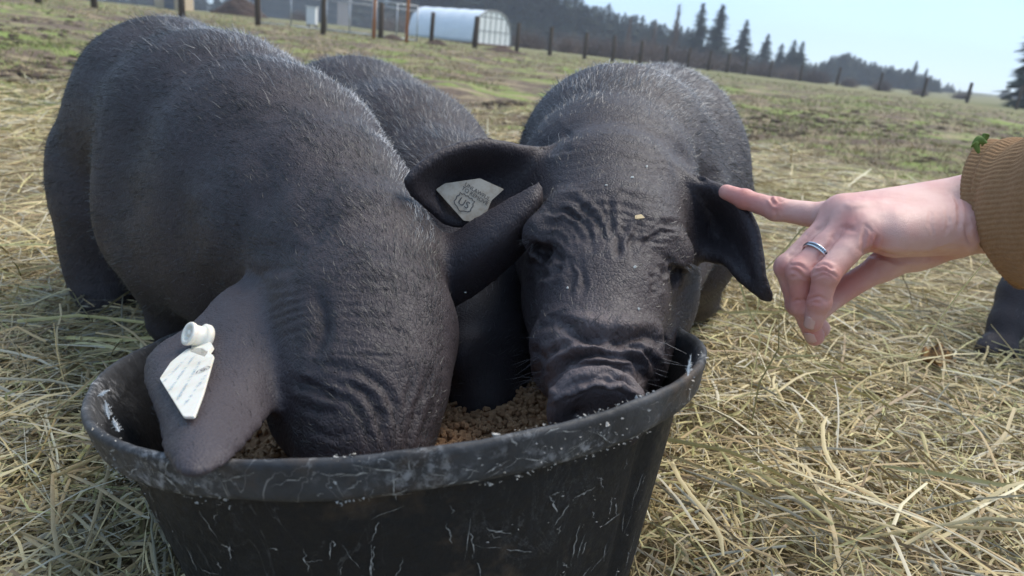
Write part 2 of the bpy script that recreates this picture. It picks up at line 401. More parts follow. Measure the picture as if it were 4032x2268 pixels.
# ---------------------------------------------------------------- implicit bodies: smooth union of tapered capsules, polygonised
class Vol:
    def __init__(s, lo, hi, h):
        s.h = h; s.lo = np.array(lo, float); s.n = np.ceil((np.array(hi)-s.lo)/h).astype(int)+1
        s.g = np.full(s.n, 1.0, np.float32)
    def block(s, lo, hi):
        a = np.clip(np.floor((lo-s.lo)/s.h).astype(int), 0, s.n); b = np.clip(np.ceil((hi-s.lo)/s.h).astype(int)+1, 0, s.n)
        if np.any(b <= a): return None
        ax = [(s.lo[i]+s.h*np.arange(a[i], b[i])).astype(np.float32) for i in range(3)]
        return tuple(slice(a[i], b[i]) for i in range(3)), ax[0][:, None, None], ax[1][None, :, None], ax[2][None, None, :]
    def put(s, sl, d, k, sub=False):
        g = s.g[sl]
        if sub:
            h = np.clip(k-np.abs(g+d), 0, None)/k if k > 0 else 0
            s.g[sl] = np.maximum(g, -d)+h*h*k*.25
        else:
            if k > 0:
                h = np.clip(k-np.abs(g-d), 0, None)/k
                s.g[sl] = np.minimum(g, d)-h*h*k*.25
            else: s.g[sl] = np.minimum(g, d)
    def cone(s, a, b, ra, rb, k=.02, sub=False):
        a = np.array(a, float); b = np.array(b, float); m_ = max(ra, rb)+k+3*s.h
        bl = s.block(np.minimum(a, b)-m_, np.maximum(a, b)+m_)
        if bl is None: return
        sl, X, Y, Z = bl; ba = b-a; L2 = ba@ba
        x, y, z = X-np.float32(a[0]), Y-np.float32(a[1]), Z-np.float32(a[2])
        if L2 < 1e-9: d = np.sqrt(x*x+y*y+z*z)-max(ra, rb)
        else:
            t = np.clip((x*ba[0]+y*ba[1]+z*ba[2])/L2, 0, 1).astype(np.float32)
            d = np.sqrt((x-t*ba[0])**2+(y-t*ba[1])**2+(z-t*ba[2])**2)-(ra+(rb-ra)*t)
        s.put(sl, d.astype(np.float32), k, sub)
    def ellip(s, c, axes, rad, k=.02, sub=False):
        c = np.array(c, float); m_ = max(rad)+k+3*s.h
        bl = s.block(c-m_, c+m_)
        if bl is None: return
        sl, X, Y, Z = bl; x, y, z = X-np.float32(c[0]), Y-np.float32(c[1]), Z-np.float32(c[2])
        k0 = 0; k1 = 0
        for e, r in zip(axes, rad):
            q = (x*e[0]+y*e[1]+z*e[2])/r; k0 = k0+q*q; k1 = k1+(q/r)**2
        k0 = np.sqrt(k0); d = k0*(k0-1)/np.maximum(np.sqrt(k1), 1e-6)
        s.put(sl, d.astype(np.float32), k, sub)
    def disc(s, c, ax, r, half, rnd, k=.01):
        c = np.array(c, float); ax = np.array(ax, float)/np.linalg.norm(ax); m_ = r+half+k+3*s.h
        sl, X, Y, Z = s.block(c-m_, c+m_); x, y, z = X-np.float32(c[0]), Y-np.float32(c[1]), Z-np.float32(c[2])
        q = x*ax[0]+y*ax[1]+z*ax[2]; rad = np.sqrt(np.maximum(x*x+y*y+z*z-q*q, 0))
        dx = rad-r+rnd; dy = np.abs(q)-half+rnd
        d = np.minimum(np.maximum(dx, dy), 0)+np.sqrt(np.maximum(dx, 0)**2+np.maximum(dy, 0)**2)-rnd
        s.put(sl, d.astype(np.float32), k)
    def sheet(s, pts, rads, k=.008):
        """a curved sheet given as dense points with a half thickness"""
        g = np.full(s.n, 1.0, np.float32); h = s.h
        for p, r in zip(pts, rads):
            m_ = r+3*h; bl = s.block(p-m_, p+m_)
            if bl is None: continue
            sl, X, Y, Z = bl
            d = np.sqrt((X-np.float32(p[0]))**2+(Y-np.float32(p[1]))**2+(Z-np.float32(p[2]))**2)-np.float32(r)
            np.minimum(g[sl], d, out=g[sl])
        hh = np.clip(k-np.abs(s.g-g), 0, None)/k
        s.g = np.minimum(s.g, g)-hh*hh*k*.25
    def mesh(s):
        g = s.g; ins = g < 0; n = s.n
        cs = np.zeros(n-1, np.uint8)
        offs = [(i, j, k) for i in (0, 1) for j in (0, 1) for k in (0, 1)]
        for o in offs: cs += ins[o[0]:n[0]-1+o[0], o[1]:n[1]-1+o[1], o[2]:n[2]-1+o[2]]
        act = np.argwhere((cs > 0) & (cs < 8)); idx = np.full(n-1, -1, np.int32); idx[act[:, 0], act[:, 1], act[:, 2]] = np.arange(len(act))
        val = {o: g[act[:, 0]+o[0], act[:, 1]+o[1], act[:, 2]+o[2]] for o in offs}
        acc = np.zeros((len(act), 3)); cnt = np.zeros(len(act))
        for o in offs:
            for ax in range(3):
                if o[ax]: continue
                q = list(o); q[ax] = 1; q = tuple(q); a, b = val[o], val[q]
                mk = (a < 0) != (b < 0); t = np.where(mk, a/np.where(a == b, 1, a-b), 0)
                p = np.array(o, float)[None]+np.zeros((len(act), 3)); p[:, ax] += t
                acc[mk] += p[mk]; cnt[mk] += 1
        V = s.lo+s.h*(act+acc/cnt[:, None]); F = []
        for ax in range(3):
            b, c = (ax+1) % 3, (ax+2) % 3
            sl0 = [slice(None)]*3; sl1 = [slice(None)]*3; sl0[ax] = slice(0, -1); sl1[ax] = slice(1, None)
            e = np.argwhere(ins[tuple(sl0)] != ins[tuple(sl1)])
            e = e[(e[:, b] > 0) & (e[:, c] > 0) & (e[:, b] < n[b]-1) & (e[:, c] < n[c]-1)]
            s_ = ins[e[:, 0], e[:, 1], e[:, 2]]
            def cell(db, dc):
                q = e.copy(); q[:, b] -= db; q[:, c] -= dc; return idx[q[:, 0], q[:, 1], q[:, 2]]
            Q = np.stack([cell(1, 1), cell(0, 1), cell(0, 0), cell(1, 0)], -1)
            Q[~s_] = Q[~s_][:, ::-1]; F.append(Q)
        F = np.concatenate(F); F = F[(F >= 0).all(1)]
        return V, F
def edges_of(F):
    E_ = np.concatenate([np.stack([F[:, i], F[:, (i+1) % F.shape[1]]], -1) for i in range(F.shape[1])]); E_.sort(1)
    return np.unique(E_, axis=0)
def smooth_np(V, E_, it=2, lam=.5, mask=None):
    deg = np.bincount(E_.ravel(), minlength=len(V)).astype(float)[:, None]; deg[deg == 0] = 1
    for _ in range(it):
        S = np.zeros_like(V)
        for a in range(3): S[:, a] = np.bincount(E_[:, 0], V[E_[:, 1], a], len(V))+np.bincount(E_[:, 1], V[E_[:, 0], a], len(V))
        D = (S/deg-V)*lam
        V = V+(D if mask is None else D*mask[:, None])
    return V
def normals_np(V, F):
    n = np.cross(V[F[:, 2]]-V[F[:, 0]], V[F[:, -1]]-V[F[:, 1]]); N_ = np.zeros_like(V)
    for i in range(F.shape[1]):
        for a in range(3): N_[:, a] += np.bincount(F[:, i], n[:, a], len(V))
    return N_/np.maximum(np.linalg.norm(N_, axis=1), 1e-12)[:, None]
def refine(V, F, mask):
    """split the quads whose corners are all in the mask into four (neighbours get the extra corners)"""
    fm = mask[F].all(1); Fi = F[fm]; Fo = F[~fm]
    E_ = np.concatenate([np.stack([Fi[:, i], Fi[:, (i+1) % 4]], -1) for i in range(4)]); E_.sort(1)
    U, inv = np.unique(E_, axis=0, return_inverse=True); inv = inv.reshape(-1); m_ = len(Fi)
    base = len(V); mid = (V[U[:, 0]]+V[U[:, 1]])/2; cen = V[Fi].mean(1)
    V2 = np.concatenate([V, mid, cen]); e = [base+inv[i*m_:(i+1)*m_] for i in range(4)]; c = base+len(U)+np.arange(m_)
    Q = np.concatenate([np.stack([Fi[:, i], e[i], c, e[i-1]], -1) for i in range(4)])
    key = {(int(a), int(b)): base+i for i, (a, b) in enumerate(U)}
    # outer neighbours that share a split edge become fans
    touch = set(np.unique(Fi).tolist()); T = []; keep = []
    tm = np.isin(Fo, np.fromiter(touch, int)).sum(1) >= 2
    for f in Fo[tm]:
        poly = []
        for i in range(4):
            a, b = int(f[i]), int(f[(i+1) % 4]); poly.append(a)
            k_ = key.get((min(a, b), max(a, b)))
            if k_ is not None: poly.append(k_)
        if len(poly) == 4: keep.append(poly)
        else:
            s = next(i for i in range(len(poly)) if poly[i] >= base)
            poly = poly[s:]+poly[:s]
            for i in range(1, len(poly)-1): T.append((poly[0], poly[i], poly[i+1]))
    Q = np.concatenate([Q, Fo[~tm]]+([np.array(keep)] if keep else []))
    return V2, Q, np.array(T, int).reshape(-1, 3)
def seg_dist(u, v, pl):
    best = np.full(len(u), 1e9); tt = np.zeros(len(u)); pl = np.array(pl, float)
    L = np.linalg.norm(np.diff(pl, axis=0), axis=1); cum = np.r_[0, np.cumsum(L)]
    for i in range(len(pl)-1):
        a, b = pl[i], pl[i+1]; ab = b-a; t = np.clip(((u-a[0])*ab[0]+(v-a[1])*ab[1])/(ab@ab), 0, 1)
        d = np.hypot(u-a[0]-t*ab[0], v-a[1]-t*ab[1]); mk = d < best
        best[mk] = d[mk]; tt[mk] = (cum[i]+t*L[i])[mk]/cum[-1]
    return best, tt
def crv(pl, n=4):
    """Catmull-Rom through the points"""
    pl = np.array(pl, float)
    if len(pl) < 3: return pl
    q = np.r_[[2*pl[0]-pl[1]], pl, [2*pl[-1]-pl[-2]]]; out = []
    for i in range(1, len(q)-2):
        for t in np.arange(n)/n:
            out.append(.5*((2*q[i])+(-q[i-1]+q[i+1])*t+(2*q[i-1]-5*q[i]+4*q[i+1]-q[i+2])*t*t+(-q[i-1]+3*q[i]-3*q[i+1]+q[i+2])*t**3))
    out.append(q[-2]); return np.array(out)
def strokes(V, Nn, S, drange=None):
    """carve folds: each stroke = (points in photo pixels, half width px, depth in mm (negative = groove), ridge share)"""
    u, v, d = proj(V); view = (EYE-V); view /= np.linalg.norm(view, axis=1)[:, None]; face = smooth01(-.05, .3, (Nn*view).sum(1))
    if drange: face = face*((d > drange[0]) & (d < drange[1]))
    D = np.zeros(len(V)); rs = np.random.default_rng(6)
    wu = 16*(hash_noise(u/42, v/42, 31)-.5)+7*(hash_noise(u/15, v/15, 32)-.5); wv = 16*(hash_noise(u/42+9, v/42, 33)-.5)+7*(hash_noise(u/15, v/15+5, 34)-.5)
    S2 = list(S)
    for pl, wd, amp, ridge in S:                          # finer branching creases beside every main fold
        if amp < -1.5 and wd < 30:
            p = np.array(pl, float)
            for q in range(2):
                a_, b_ = sorted(rs.uniform(0, 1, 2)); n_ = len(p)-1
                if b_-a_ < .3: continue
                t = np.linspace(a_, b_, 4)*n_; pp = np.stack([np.interp(t, range(n_+1), p[:, k]) for k in (0, 1)], -1); sh = rs.choice([-1, 1])*rs.uniform(1.5, 3.0)*wd
                tn = pp[-1]-pp[0]; nn = np.array([-tn[1], tn[0]])/(np.linalg.norm(tn)+1e-6); S2.append((pp+nn*sh*np.linspace(.4, 1, 4)[:, None], max(6, wd*.5), amp*.35, ridge))
    for pl, wd, amp, ridge in S2:
        pl = crv(pl); lo = pl.min(0)-4*wd; hi = pl.max(0)+4*wd
        ix = np.flatnonzero((u > lo[0]) & (u < hi[0]) & (v > lo[1]) & (v < hi[1]) & (face > 0))
        if not len(ix): continue
        wf = 1.0 if wd < 30 else 0.0
        q, t = seg_dist(u[ix]+wf*wu[ix], v[ix]+wf*wv[ix], pl); e = np.minimum(1, 4*np.minimum(t, 1-t)+.25)*(.65+.7*hash_noise(t*6+wd, t*0+amp*7, 35))
        f = np.exp(-(q/wd)**2)-ridge*np.exp(-((q-2.1*wd)/(1.0*wd))**2)
        D[ix] += amp*.001*f*e*face[ix]
    return V+Nn*D[:, None]
def grid_surf(ctrl, nu, nv):
    """bicubic patch through a grid of control points (rows x cols x 3)"""
    c = np.array(ctrl, float)
    def cr(c, n):
        q = np.concatenate([[2*c[0]-c[1]], c, [2*c[-1]-c[-2]]]); m_ = len(c)-1; out = []
        for t in np.linspace(0, m_, n):
            i = min(int(t), m_-1); f = t-i; i += 1
            out.append(.5*((2*q[i])+(-q[i-1]+q[i+1])*f+(2*q[i-1]-5*q[i]+4*q[i+1]-q[i+2])*f*f+(-q[i-1]+3*q[i]-3*q[i+1]+q[i+2])*f**3))
        return np.array(out)
    c = cr(c, nu); c = cr(c.transpose(1, 0, 2), nv).transpose(1, 0, 2); return c
def hairs(name, V, F, parent, n, length, flow, seed, sel=None, tilt=.55, wid=.00035, bright=None, curl=0.0):
    """short bristles as tapering blades; flow(p, nrm) gives the lie of the coat"""
    rg = np.random.default_rng(seed); Ft = np.concatenate([F[:, [0, 1, 2]], F[:, [0, 2, 3]]]) if F.shape[1] == 4 else F
    Nn = normals_np(V, F); A, B, C = V[Ft[:, 0]], V[Ft[:, 1]], V[Ft[:, 2]]
    ar = np.linalg.norm(np.cross(B-A, C-A), axis=1)
    cc = (A+B+C)/3; ar = ar*(.3+1.4*hash_noise(cc[:, 0]*38+cc[:, 1]*21, cc[:, 2]*38+cc[:, 1]*17, 71))
    if sel is not None: ar = ar*sel(cc, Nn[Ft[:, 0]])
    t = rg.choice(len(Ft), n, p=ar/ar.sum()); r1 = np.sqrt(rg.random(n))[:, None]; r2 = rg.random(n)[:, None]
    p = A[t]*(1-r1)+B[t]*r1*(1-r2)+C[t]*r1*r2; nr = Nn[Ft[t, 0]]
    cl3 = np.stack([hash_noise(p[:, 0]*45+k, p[:, 1]*45+p[:, 2]*45, 60+k)-.5 for k in range(3)], -1)
    f = flow(p, nr)+rg.normal(size=(n, 3))*.20+cl3*.7; f -= nr*(f*nr).sum(1)[:, None]; f /= np.maximum(np.linalg.norm(f, axis=1), 1e-9)[:, None]
    L = (length(p, nr) if callable(length) else length)*rg.uniform(.6, 1.25, n); tl = np.clip(tilt+rg.normal(size=n)*.16, .1, 1.3)
    d1 = f*np.cos(tl)[:, None]+nr*np.sin(tl)[:, None]; tl2 = np.clip(tl-.35-curl*rg.random(n), -.25, 2); d2 = f*np.cos(tl2)[:, None]+nr*np.sin(tl2)[:, None]
    sd_ = np.cross(d1, nr+rg.normal(size=(n, 3))*.8); sd_ /= np.maximum(np.linalg.norm(sd_, axis=1), 1e-9)[:, None]; wd = wid*rg.uniform(.7, 1.3, n)[:, None]/2
    p0 = p-nr*.0006; p1 = p0+d1*(L*.5)[:, None]; p2 = p1+d2*(L*.5)[:, None]
    VV = np.stack([p0-sd_*wd, p0+sd_*wd, p1+sd_*wd*.8, p1-sd_*wd*.8, p2], 1).reshape(-1, 3)
    b = np.arange(n)[:, None]*5; Q = b+np.array([[0, 1, 2, 3]]); T = b+np.array([[3, 2, 4]])
    cn = hash_noise(p[:, 0]*70+p[:, 1]*40, p[:, 2]*70+p[:, 1]*30, 52); L = L*(.65+.7*cn); p1 = p0+d1*(L*.5)[:, None]; p2 = p1+d2*(L*.5)[:, None]
    VV = np.stack([p0-sd_*wd, p0+sd_*wd, p1+sd_*wd*.8, p1-sd_*wd*.8, p2], 1).reshape(-1, 3)
    g = (bright(p, nr) if bright else np.full(n, .06))*rg.uniform(.4, 1.6, n)*(.5+cn)
    cl = np.repeat(g[:, None]*np.array([1.0, 1.0, 1.04]), 5, axis=0)
    o = link(name, mesh_np(name, VV, [Q, T], True, cl), M_HAIR, parent); tag(o, kind='stuff'); return o
# ---------------------------------------------------------------- pigs
def chain(vol, pts, k=.03):
    q = [(P(u, v, d), px(r, d)) for u, v, d, r in pts]
    for (a, ra), (b, rb) in zip(q[:-1], q[1:]): vol.cone(a, b, ra, rb, k)
    if len(q) == 1: vol.cone(q[0][0], q[0][0], q[0][1], q[0][1], k)
def leg(vol, top, rtop, foot, rfoot=.022, back=(0, .03, 0), k=.03, knee=.45):
    """thigh, knee or hock pushed back, shank, then hoof on the ground"""
    top = np.array(top); foot = np.array(foot); kn = top*(1-knee)+foot*knee+np.array(back); an = foot+np.array([0, 0, .055])+np.array(back)*.3
    vol.cone(top, kn, rtop, rfoot*1.55, k); vol.cone(kn, an, rfoot*1.5, rfoot, .02); vol.cone(an, foot+np.array([0, -.012, .016]), rfoot, rfoot*1.15, .012)
    vol.cone(foot+np.array([0, -.018, .012]), foot+np.array([0, -.018, .012]), rfoot, rfoot, .008)
EARS = []
def ear(vol, rows, th0=.0055, th1=.0038, k=.012):
    c = [[P(*p) for p in r] for r in rows]; L = max(np.linalg.norm(np.array(c[0])-np.array(c[-1]), axis=1).max(), .08)
    EARS.append(np.array(c)); g = grid_surf(c, 75, 60); nu = g.shape[0]
    rad = np.repeat(np.linspace(th0, th1, nu), g.shape[1]); vol.sheet(g.reshape(-1, 3), rad, k); return g
def finish(name, vol, root, S, drange, head, it=3, it2=1, tint=None, face=None):
    V, F = vol.mesh(); E_ = edges_of(F); V = smooth_np(V, E_, it, .5)
    u, v, d = proj(V); Nn = normals_np(V, F); mk = head(u, v, d)
    T = np.zeros((0, 3), int)
    if mk.any():
        V, F, T = refine(V, F, mk)
        Fa = np.concatenate([F, np.c_[T, T[:, 2]]]) if len(T) else F
        E2 = edges_of(Fa); E2 = E2[E2[:, 0] != E2[:, 1]]; u, v, d = proj(V); V = smooth_np(V, E2, 2, .45, head(u, v, d).astype(float))
        if face:                                         # the folded face once more
            u, v, d = proj(V); V, F, T2 = refine(V, F, face(u, v, d)); T = np.concatenate([T, T2]); Fa = np.concatenate([F, np.c_[T, T[:, 2]]])
            E2 = edges_of(Fa); E2 = E2[E2[:, 0] != E2[:, 1]]; u, v, d = proj(V); V = smooth_np(V, E2, 3, .45, face(u, v, d).astype(float))
        Nn = normals_np(V, F); V = strokes(V, Nn, S, drange)
        u, v, d = proj(V)
        if it2: V = smooth_np(V, E2, it2, .3, head(u, v, d).astype(float))
    u, v, d = proj(V); tv = np.zeros((len(V), 3)); tr = tint(u, v, d, V) if tint else (0*u, 0*u); tv[:, 0] = np.clip(tr[0], 0, 1); tv[:, 1] = np.clip(tr[1], 0, 1)
    me = mesh_np(name, V, [F, T] if len(T) else F, True, tv); o = link(name, me, M_SKIN, root)
    return V, F, o
def ear_tint(V, c, near=.011):
    from mathutils.kdtree import KDTree
    g = grid_surf(c, 60, 48); k = KDTree(60*48)
    for i in range(60):
        for j in range(48): k.insert(Vector(g[i, j]), i)
    k.balance(); lo = g.reshape(-1, 3).min(0)-.02; hi = g.reshape(-1, 3).max(0)+.02; out = np.zeros(len(V))
    for q in np.flatnonzero(((V > lo) & (V < hi)).all(1)):
        _, i, d = k.find(Vector(V[q])); out[q] = (1-min(1, max(0, (d-near*.75)/(near*.5))))*min(1, max(0, (i-4)/9))
    return out
def feet_root(pts): 
    p = np.mean(pts, axis=0); p[2] = 0; return p

def pig_a():
    vol = Vol((-.75, .28, -.02), (.10, 1.42, .60), .0042)
    chain(vol, [(515, 650, 1.14, 288), (690, 458, 1.10, 345), (880, 575, .98, 405), (1085, 745, .88, 448), (1250, 900, .78, 402)], .04)
    chain(vol, [(1250, 900, .78, 402), (1390, 1090, .69, 350), (1440, 1330, .61, 335), (1440, 1560, .56, 285), (1430, 1760, .535, 215), (1420, 1900, .53, 190)], .03)
    chain(vol, [(740, 860, .97, 330), (1000, 1020, .86, 330)], .05)           # chest and belly
    chain(vol, [(1190, 1400, .64, 170), (1240, 1620, .575, 170)], .03)         # cheek
    fh = G(415, 1315); fh2 = G(640, 1210); ff = G(690, 1470); ff2 = fh2*0+ff+np.array([.17, .02, 0])
    chain(vol, [(455, 860, 1.12, 195), (435, 1000, 1.13, 138), (425, 1110, 1.13, 80), (418, 1210, 1.11, 62)], .06); vol.cone(P(418, 1210, 1.11), fh+np.array([0, 0, .02]), .023, .026, .01); leg(vol, P(640, 760, 1.2), .08, fh2, .022, (.0, .035, 0))
    leg(vol, P(740, 1040, .93), .075, ff, .023, (0, -.01, 0)); leg(vol, P(1050, 1040, .90), .07, ff2, .023, (0, -.01, 0))
    # near ear: broad flap falling forward over the tub lip
    ear(vol, [[(1275, 1060, .665), (1265, 1200, .63), (1240, 1330, .605), (1215, 1450, .59)],
              [(1080, 1088, .655), (1110, 1220, .605), (1130, 1370, .575), (1160, 1490, .565)],
              [(905, 1150, .645), (960, 1290, .58), (1040, 1440, .545), (1090, 1560, .54)],
              [(770, 1285, .61), (845, 1430, .54), (930, 1550, .495), (1010, 1665, .485)],
              [(620, 1385, .585), (735, 1520, .50), (830, 1630, .445), (935, 1750, .425)],
              [(586, 1490, .56), (690, 1605, .465), (785, 1695, .415), (885, 1795, .398)],
              [(645, 1655, .475), (700, 1725, .418), (760, 1788, .388), (825, 1845, .381)],
              [(664, 1775, .415), (690, 1815, .392), (715, 1850, .379), (752, 1866, .375)]], .0060, .0042)
    ear(vol, [[(1600, 930, .70), (1640, 1030, .685), (1660, 1110, .68), (1690, 1200, .68)],
              [(1760, 938, .688), (1790, 1010, .662), (1810, 1080, .664), (1815, 1180, .690)],
              [(1890, 862, .672), (1925, 925, .648), (1950, 990, .655), (1965, 1075, .690)],
              [(2010, 790, .664), (2042, 838, .648), (2065, 890, .658), (2078, 955, .688)],
              [(2085, 746, .66), (2105, 780, .653), (2116, 815, .660), (2120, 850, .676)],
              [(2122, 720, .662), (2126, 732, .660), (2128, 742, .661), (2130, 752, .664)]], .0052, .0032)
    root = empty('pig', feet_root([fh, fh2, ff, ff2]), 'black wrinkled pig, head deep in the tub, tagged ear flopped over the rim', 'pig', 'pigs around the feed tub')
    S = [([(565, 330), (515, 560), (490, 720), (478, 1020)], 70, -8, .2),
         ([(1320, 1440), (1450, 1480), (1540, 1570), (1580, 1720)], 17, -4.2, .5), ([(1290, 1495), (1410, 1535), (1490, 1630), (1515, 1770)], 17, -4.2, .5),
         ([(1260, 1545), (1370, 1585), (1440, 1670), (1460, 1780)], 15, -3, .5), ([(1690, 1470), (1650, 1590), (1615, 1690), (1600, 1790)], 17, -4, .5),
         ([(1625, 1480), (1600, 1580), (1590, 1680)], 13, -2.6, .5), ([(1740, 1500), (1690, 1620), (1660, 1720)], 14, -2.6, .5),
         ([(1160, 1500), (1240, 1530), (1330, 1560)], 20, -5, .6), ([(1190, 1600), (1260, 1625), (1330, 1620)], 16, -3, .5),
         ([(1180, 1440), (1280, 1440), (1380, 1480)], 17, -3, .4), ([(1220, 1690), (1300, 1720), (1380, 1700)], 16, -3, .5),
         ([(1000, 1030), (1130, 960), (1220, 860), (1270, 760)], 60, -6, .2), ([(1150, 1010), (1240, 930), (1330, 830)], 24, -2.5, .4), ([(900, 1130), (1020, 1080), (1130, 1050)], 26, -4, .3),
         ([(1250, 1150), (1270, 1280), (1230, 1400)], 30, -7, .1),
         ([(780, 700), (820, 900), (800, 1100)], 60, 6, .2), ([(1000, 560), (1040, 700), (1010, 860)], 70, -5, .2)]
    S = [(p, wd, am*(.34 if p[0][1] > 1400 else .7), rd) for p, wd, am, rd in S]
    S += [([(1235, 1110+k*34), (1120, 1128+k*38), (990+k*12, 1178+k*40)], 10, -.45, .5) for k in range(6)]
    rg = random.Random(3)
    for i in range(16):                                   # fine cross creases on the poll
        y = 1010+i*26; x0 = 1290+rg.uniform(-20, 20); S.append(([(x0, y), (x0+150, y+rg.uniform(-12, 12)), (x0+310, y+rg.uniform(-16, 16))], 8, -.4, .5))
    head = lambda u, v, d: (u > 520) & (u < 2150) & (v > 640) & (v < 1920) & (d < .80)
    def tint(u, v, d, V):
        return ear_tint(V, EARS[0])+.12*smooth01(1700, 1800, u)*(d < .72), 0*u
    V, F, o = finish('body', vol, root, S, (.3, 1.4), head, tint=tint, face=lambda u, v, d: (u > 1120) & (u < 1840) & (v > 1180) & (v < 1840) & (d < .66))
    bk = P(520, 500, 1.15)-P(1300, 950, .74); bk /= np.linalg.norm(bk)
    def flow(p, nr):
        u, v, d = proj(p); t = smooth01(.82, .66, d)[:, None]
        return bk+np.array([0, 0, -.55])*(1-t)+t*(np.array([0, 0, .5]))*0
    def sel(p, nr):
        u, v, d = proj(p); vw = EYE-p; vw /= np.linalg.norm(vw, axis=1)[:, None]; ed = (nr*vw).sum(1)
        isear = ((u < 1170) & (v > 1060) & (d < .70)) | ((u > 1740) & (d < .70))
        return np.where(ed > -.45, 1.0, .06)*np.where(isear, .06, 1)*np.where(p[:, 2] < .03, 0, 1)*np.where(d < .75, 1.5, 1.0)
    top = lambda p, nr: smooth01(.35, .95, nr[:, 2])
    def ridge(p, nr): u, v, d = proj(p); q, _ = seg_dist(u, v, [(700, 60), (1000, 165), (1300, 290), (1500, 470), (1610, 690), (1690, 900)]); return np.exp(-(q/60)**2)  # outline of the back, where hairs are paled to stand in for backlight
    hairs('coat', V, F, root, 70000, lambda p, nr: .0075+.003*top(p, nr)+.005*ridge(p, nr), flow, 1, sel, .36, .00034, lambda p, nr: .012+.022*top(p, nr)*smooth01(.8, 1.0, p@FW-EYE@FW)+.26*ridge(p, nr), .3)  # rim and up-facing hairs carry the backlight in their colour
    hairs('long_bristles', V, F, root, 5000, lambda p, nr: .015+.006*top(p, nr), flow, 41, lambda p, nr: sel(p, nr)*smooth01(.70, .9, p@FW-EYE@FW), .7, .0005, lambda p, nr: .02+.09*top(p, nr), .5)  # bristles facing up are coloured paler, as if lit from above
    return root, V, F
PIG_A, VA, FA = pig_a()

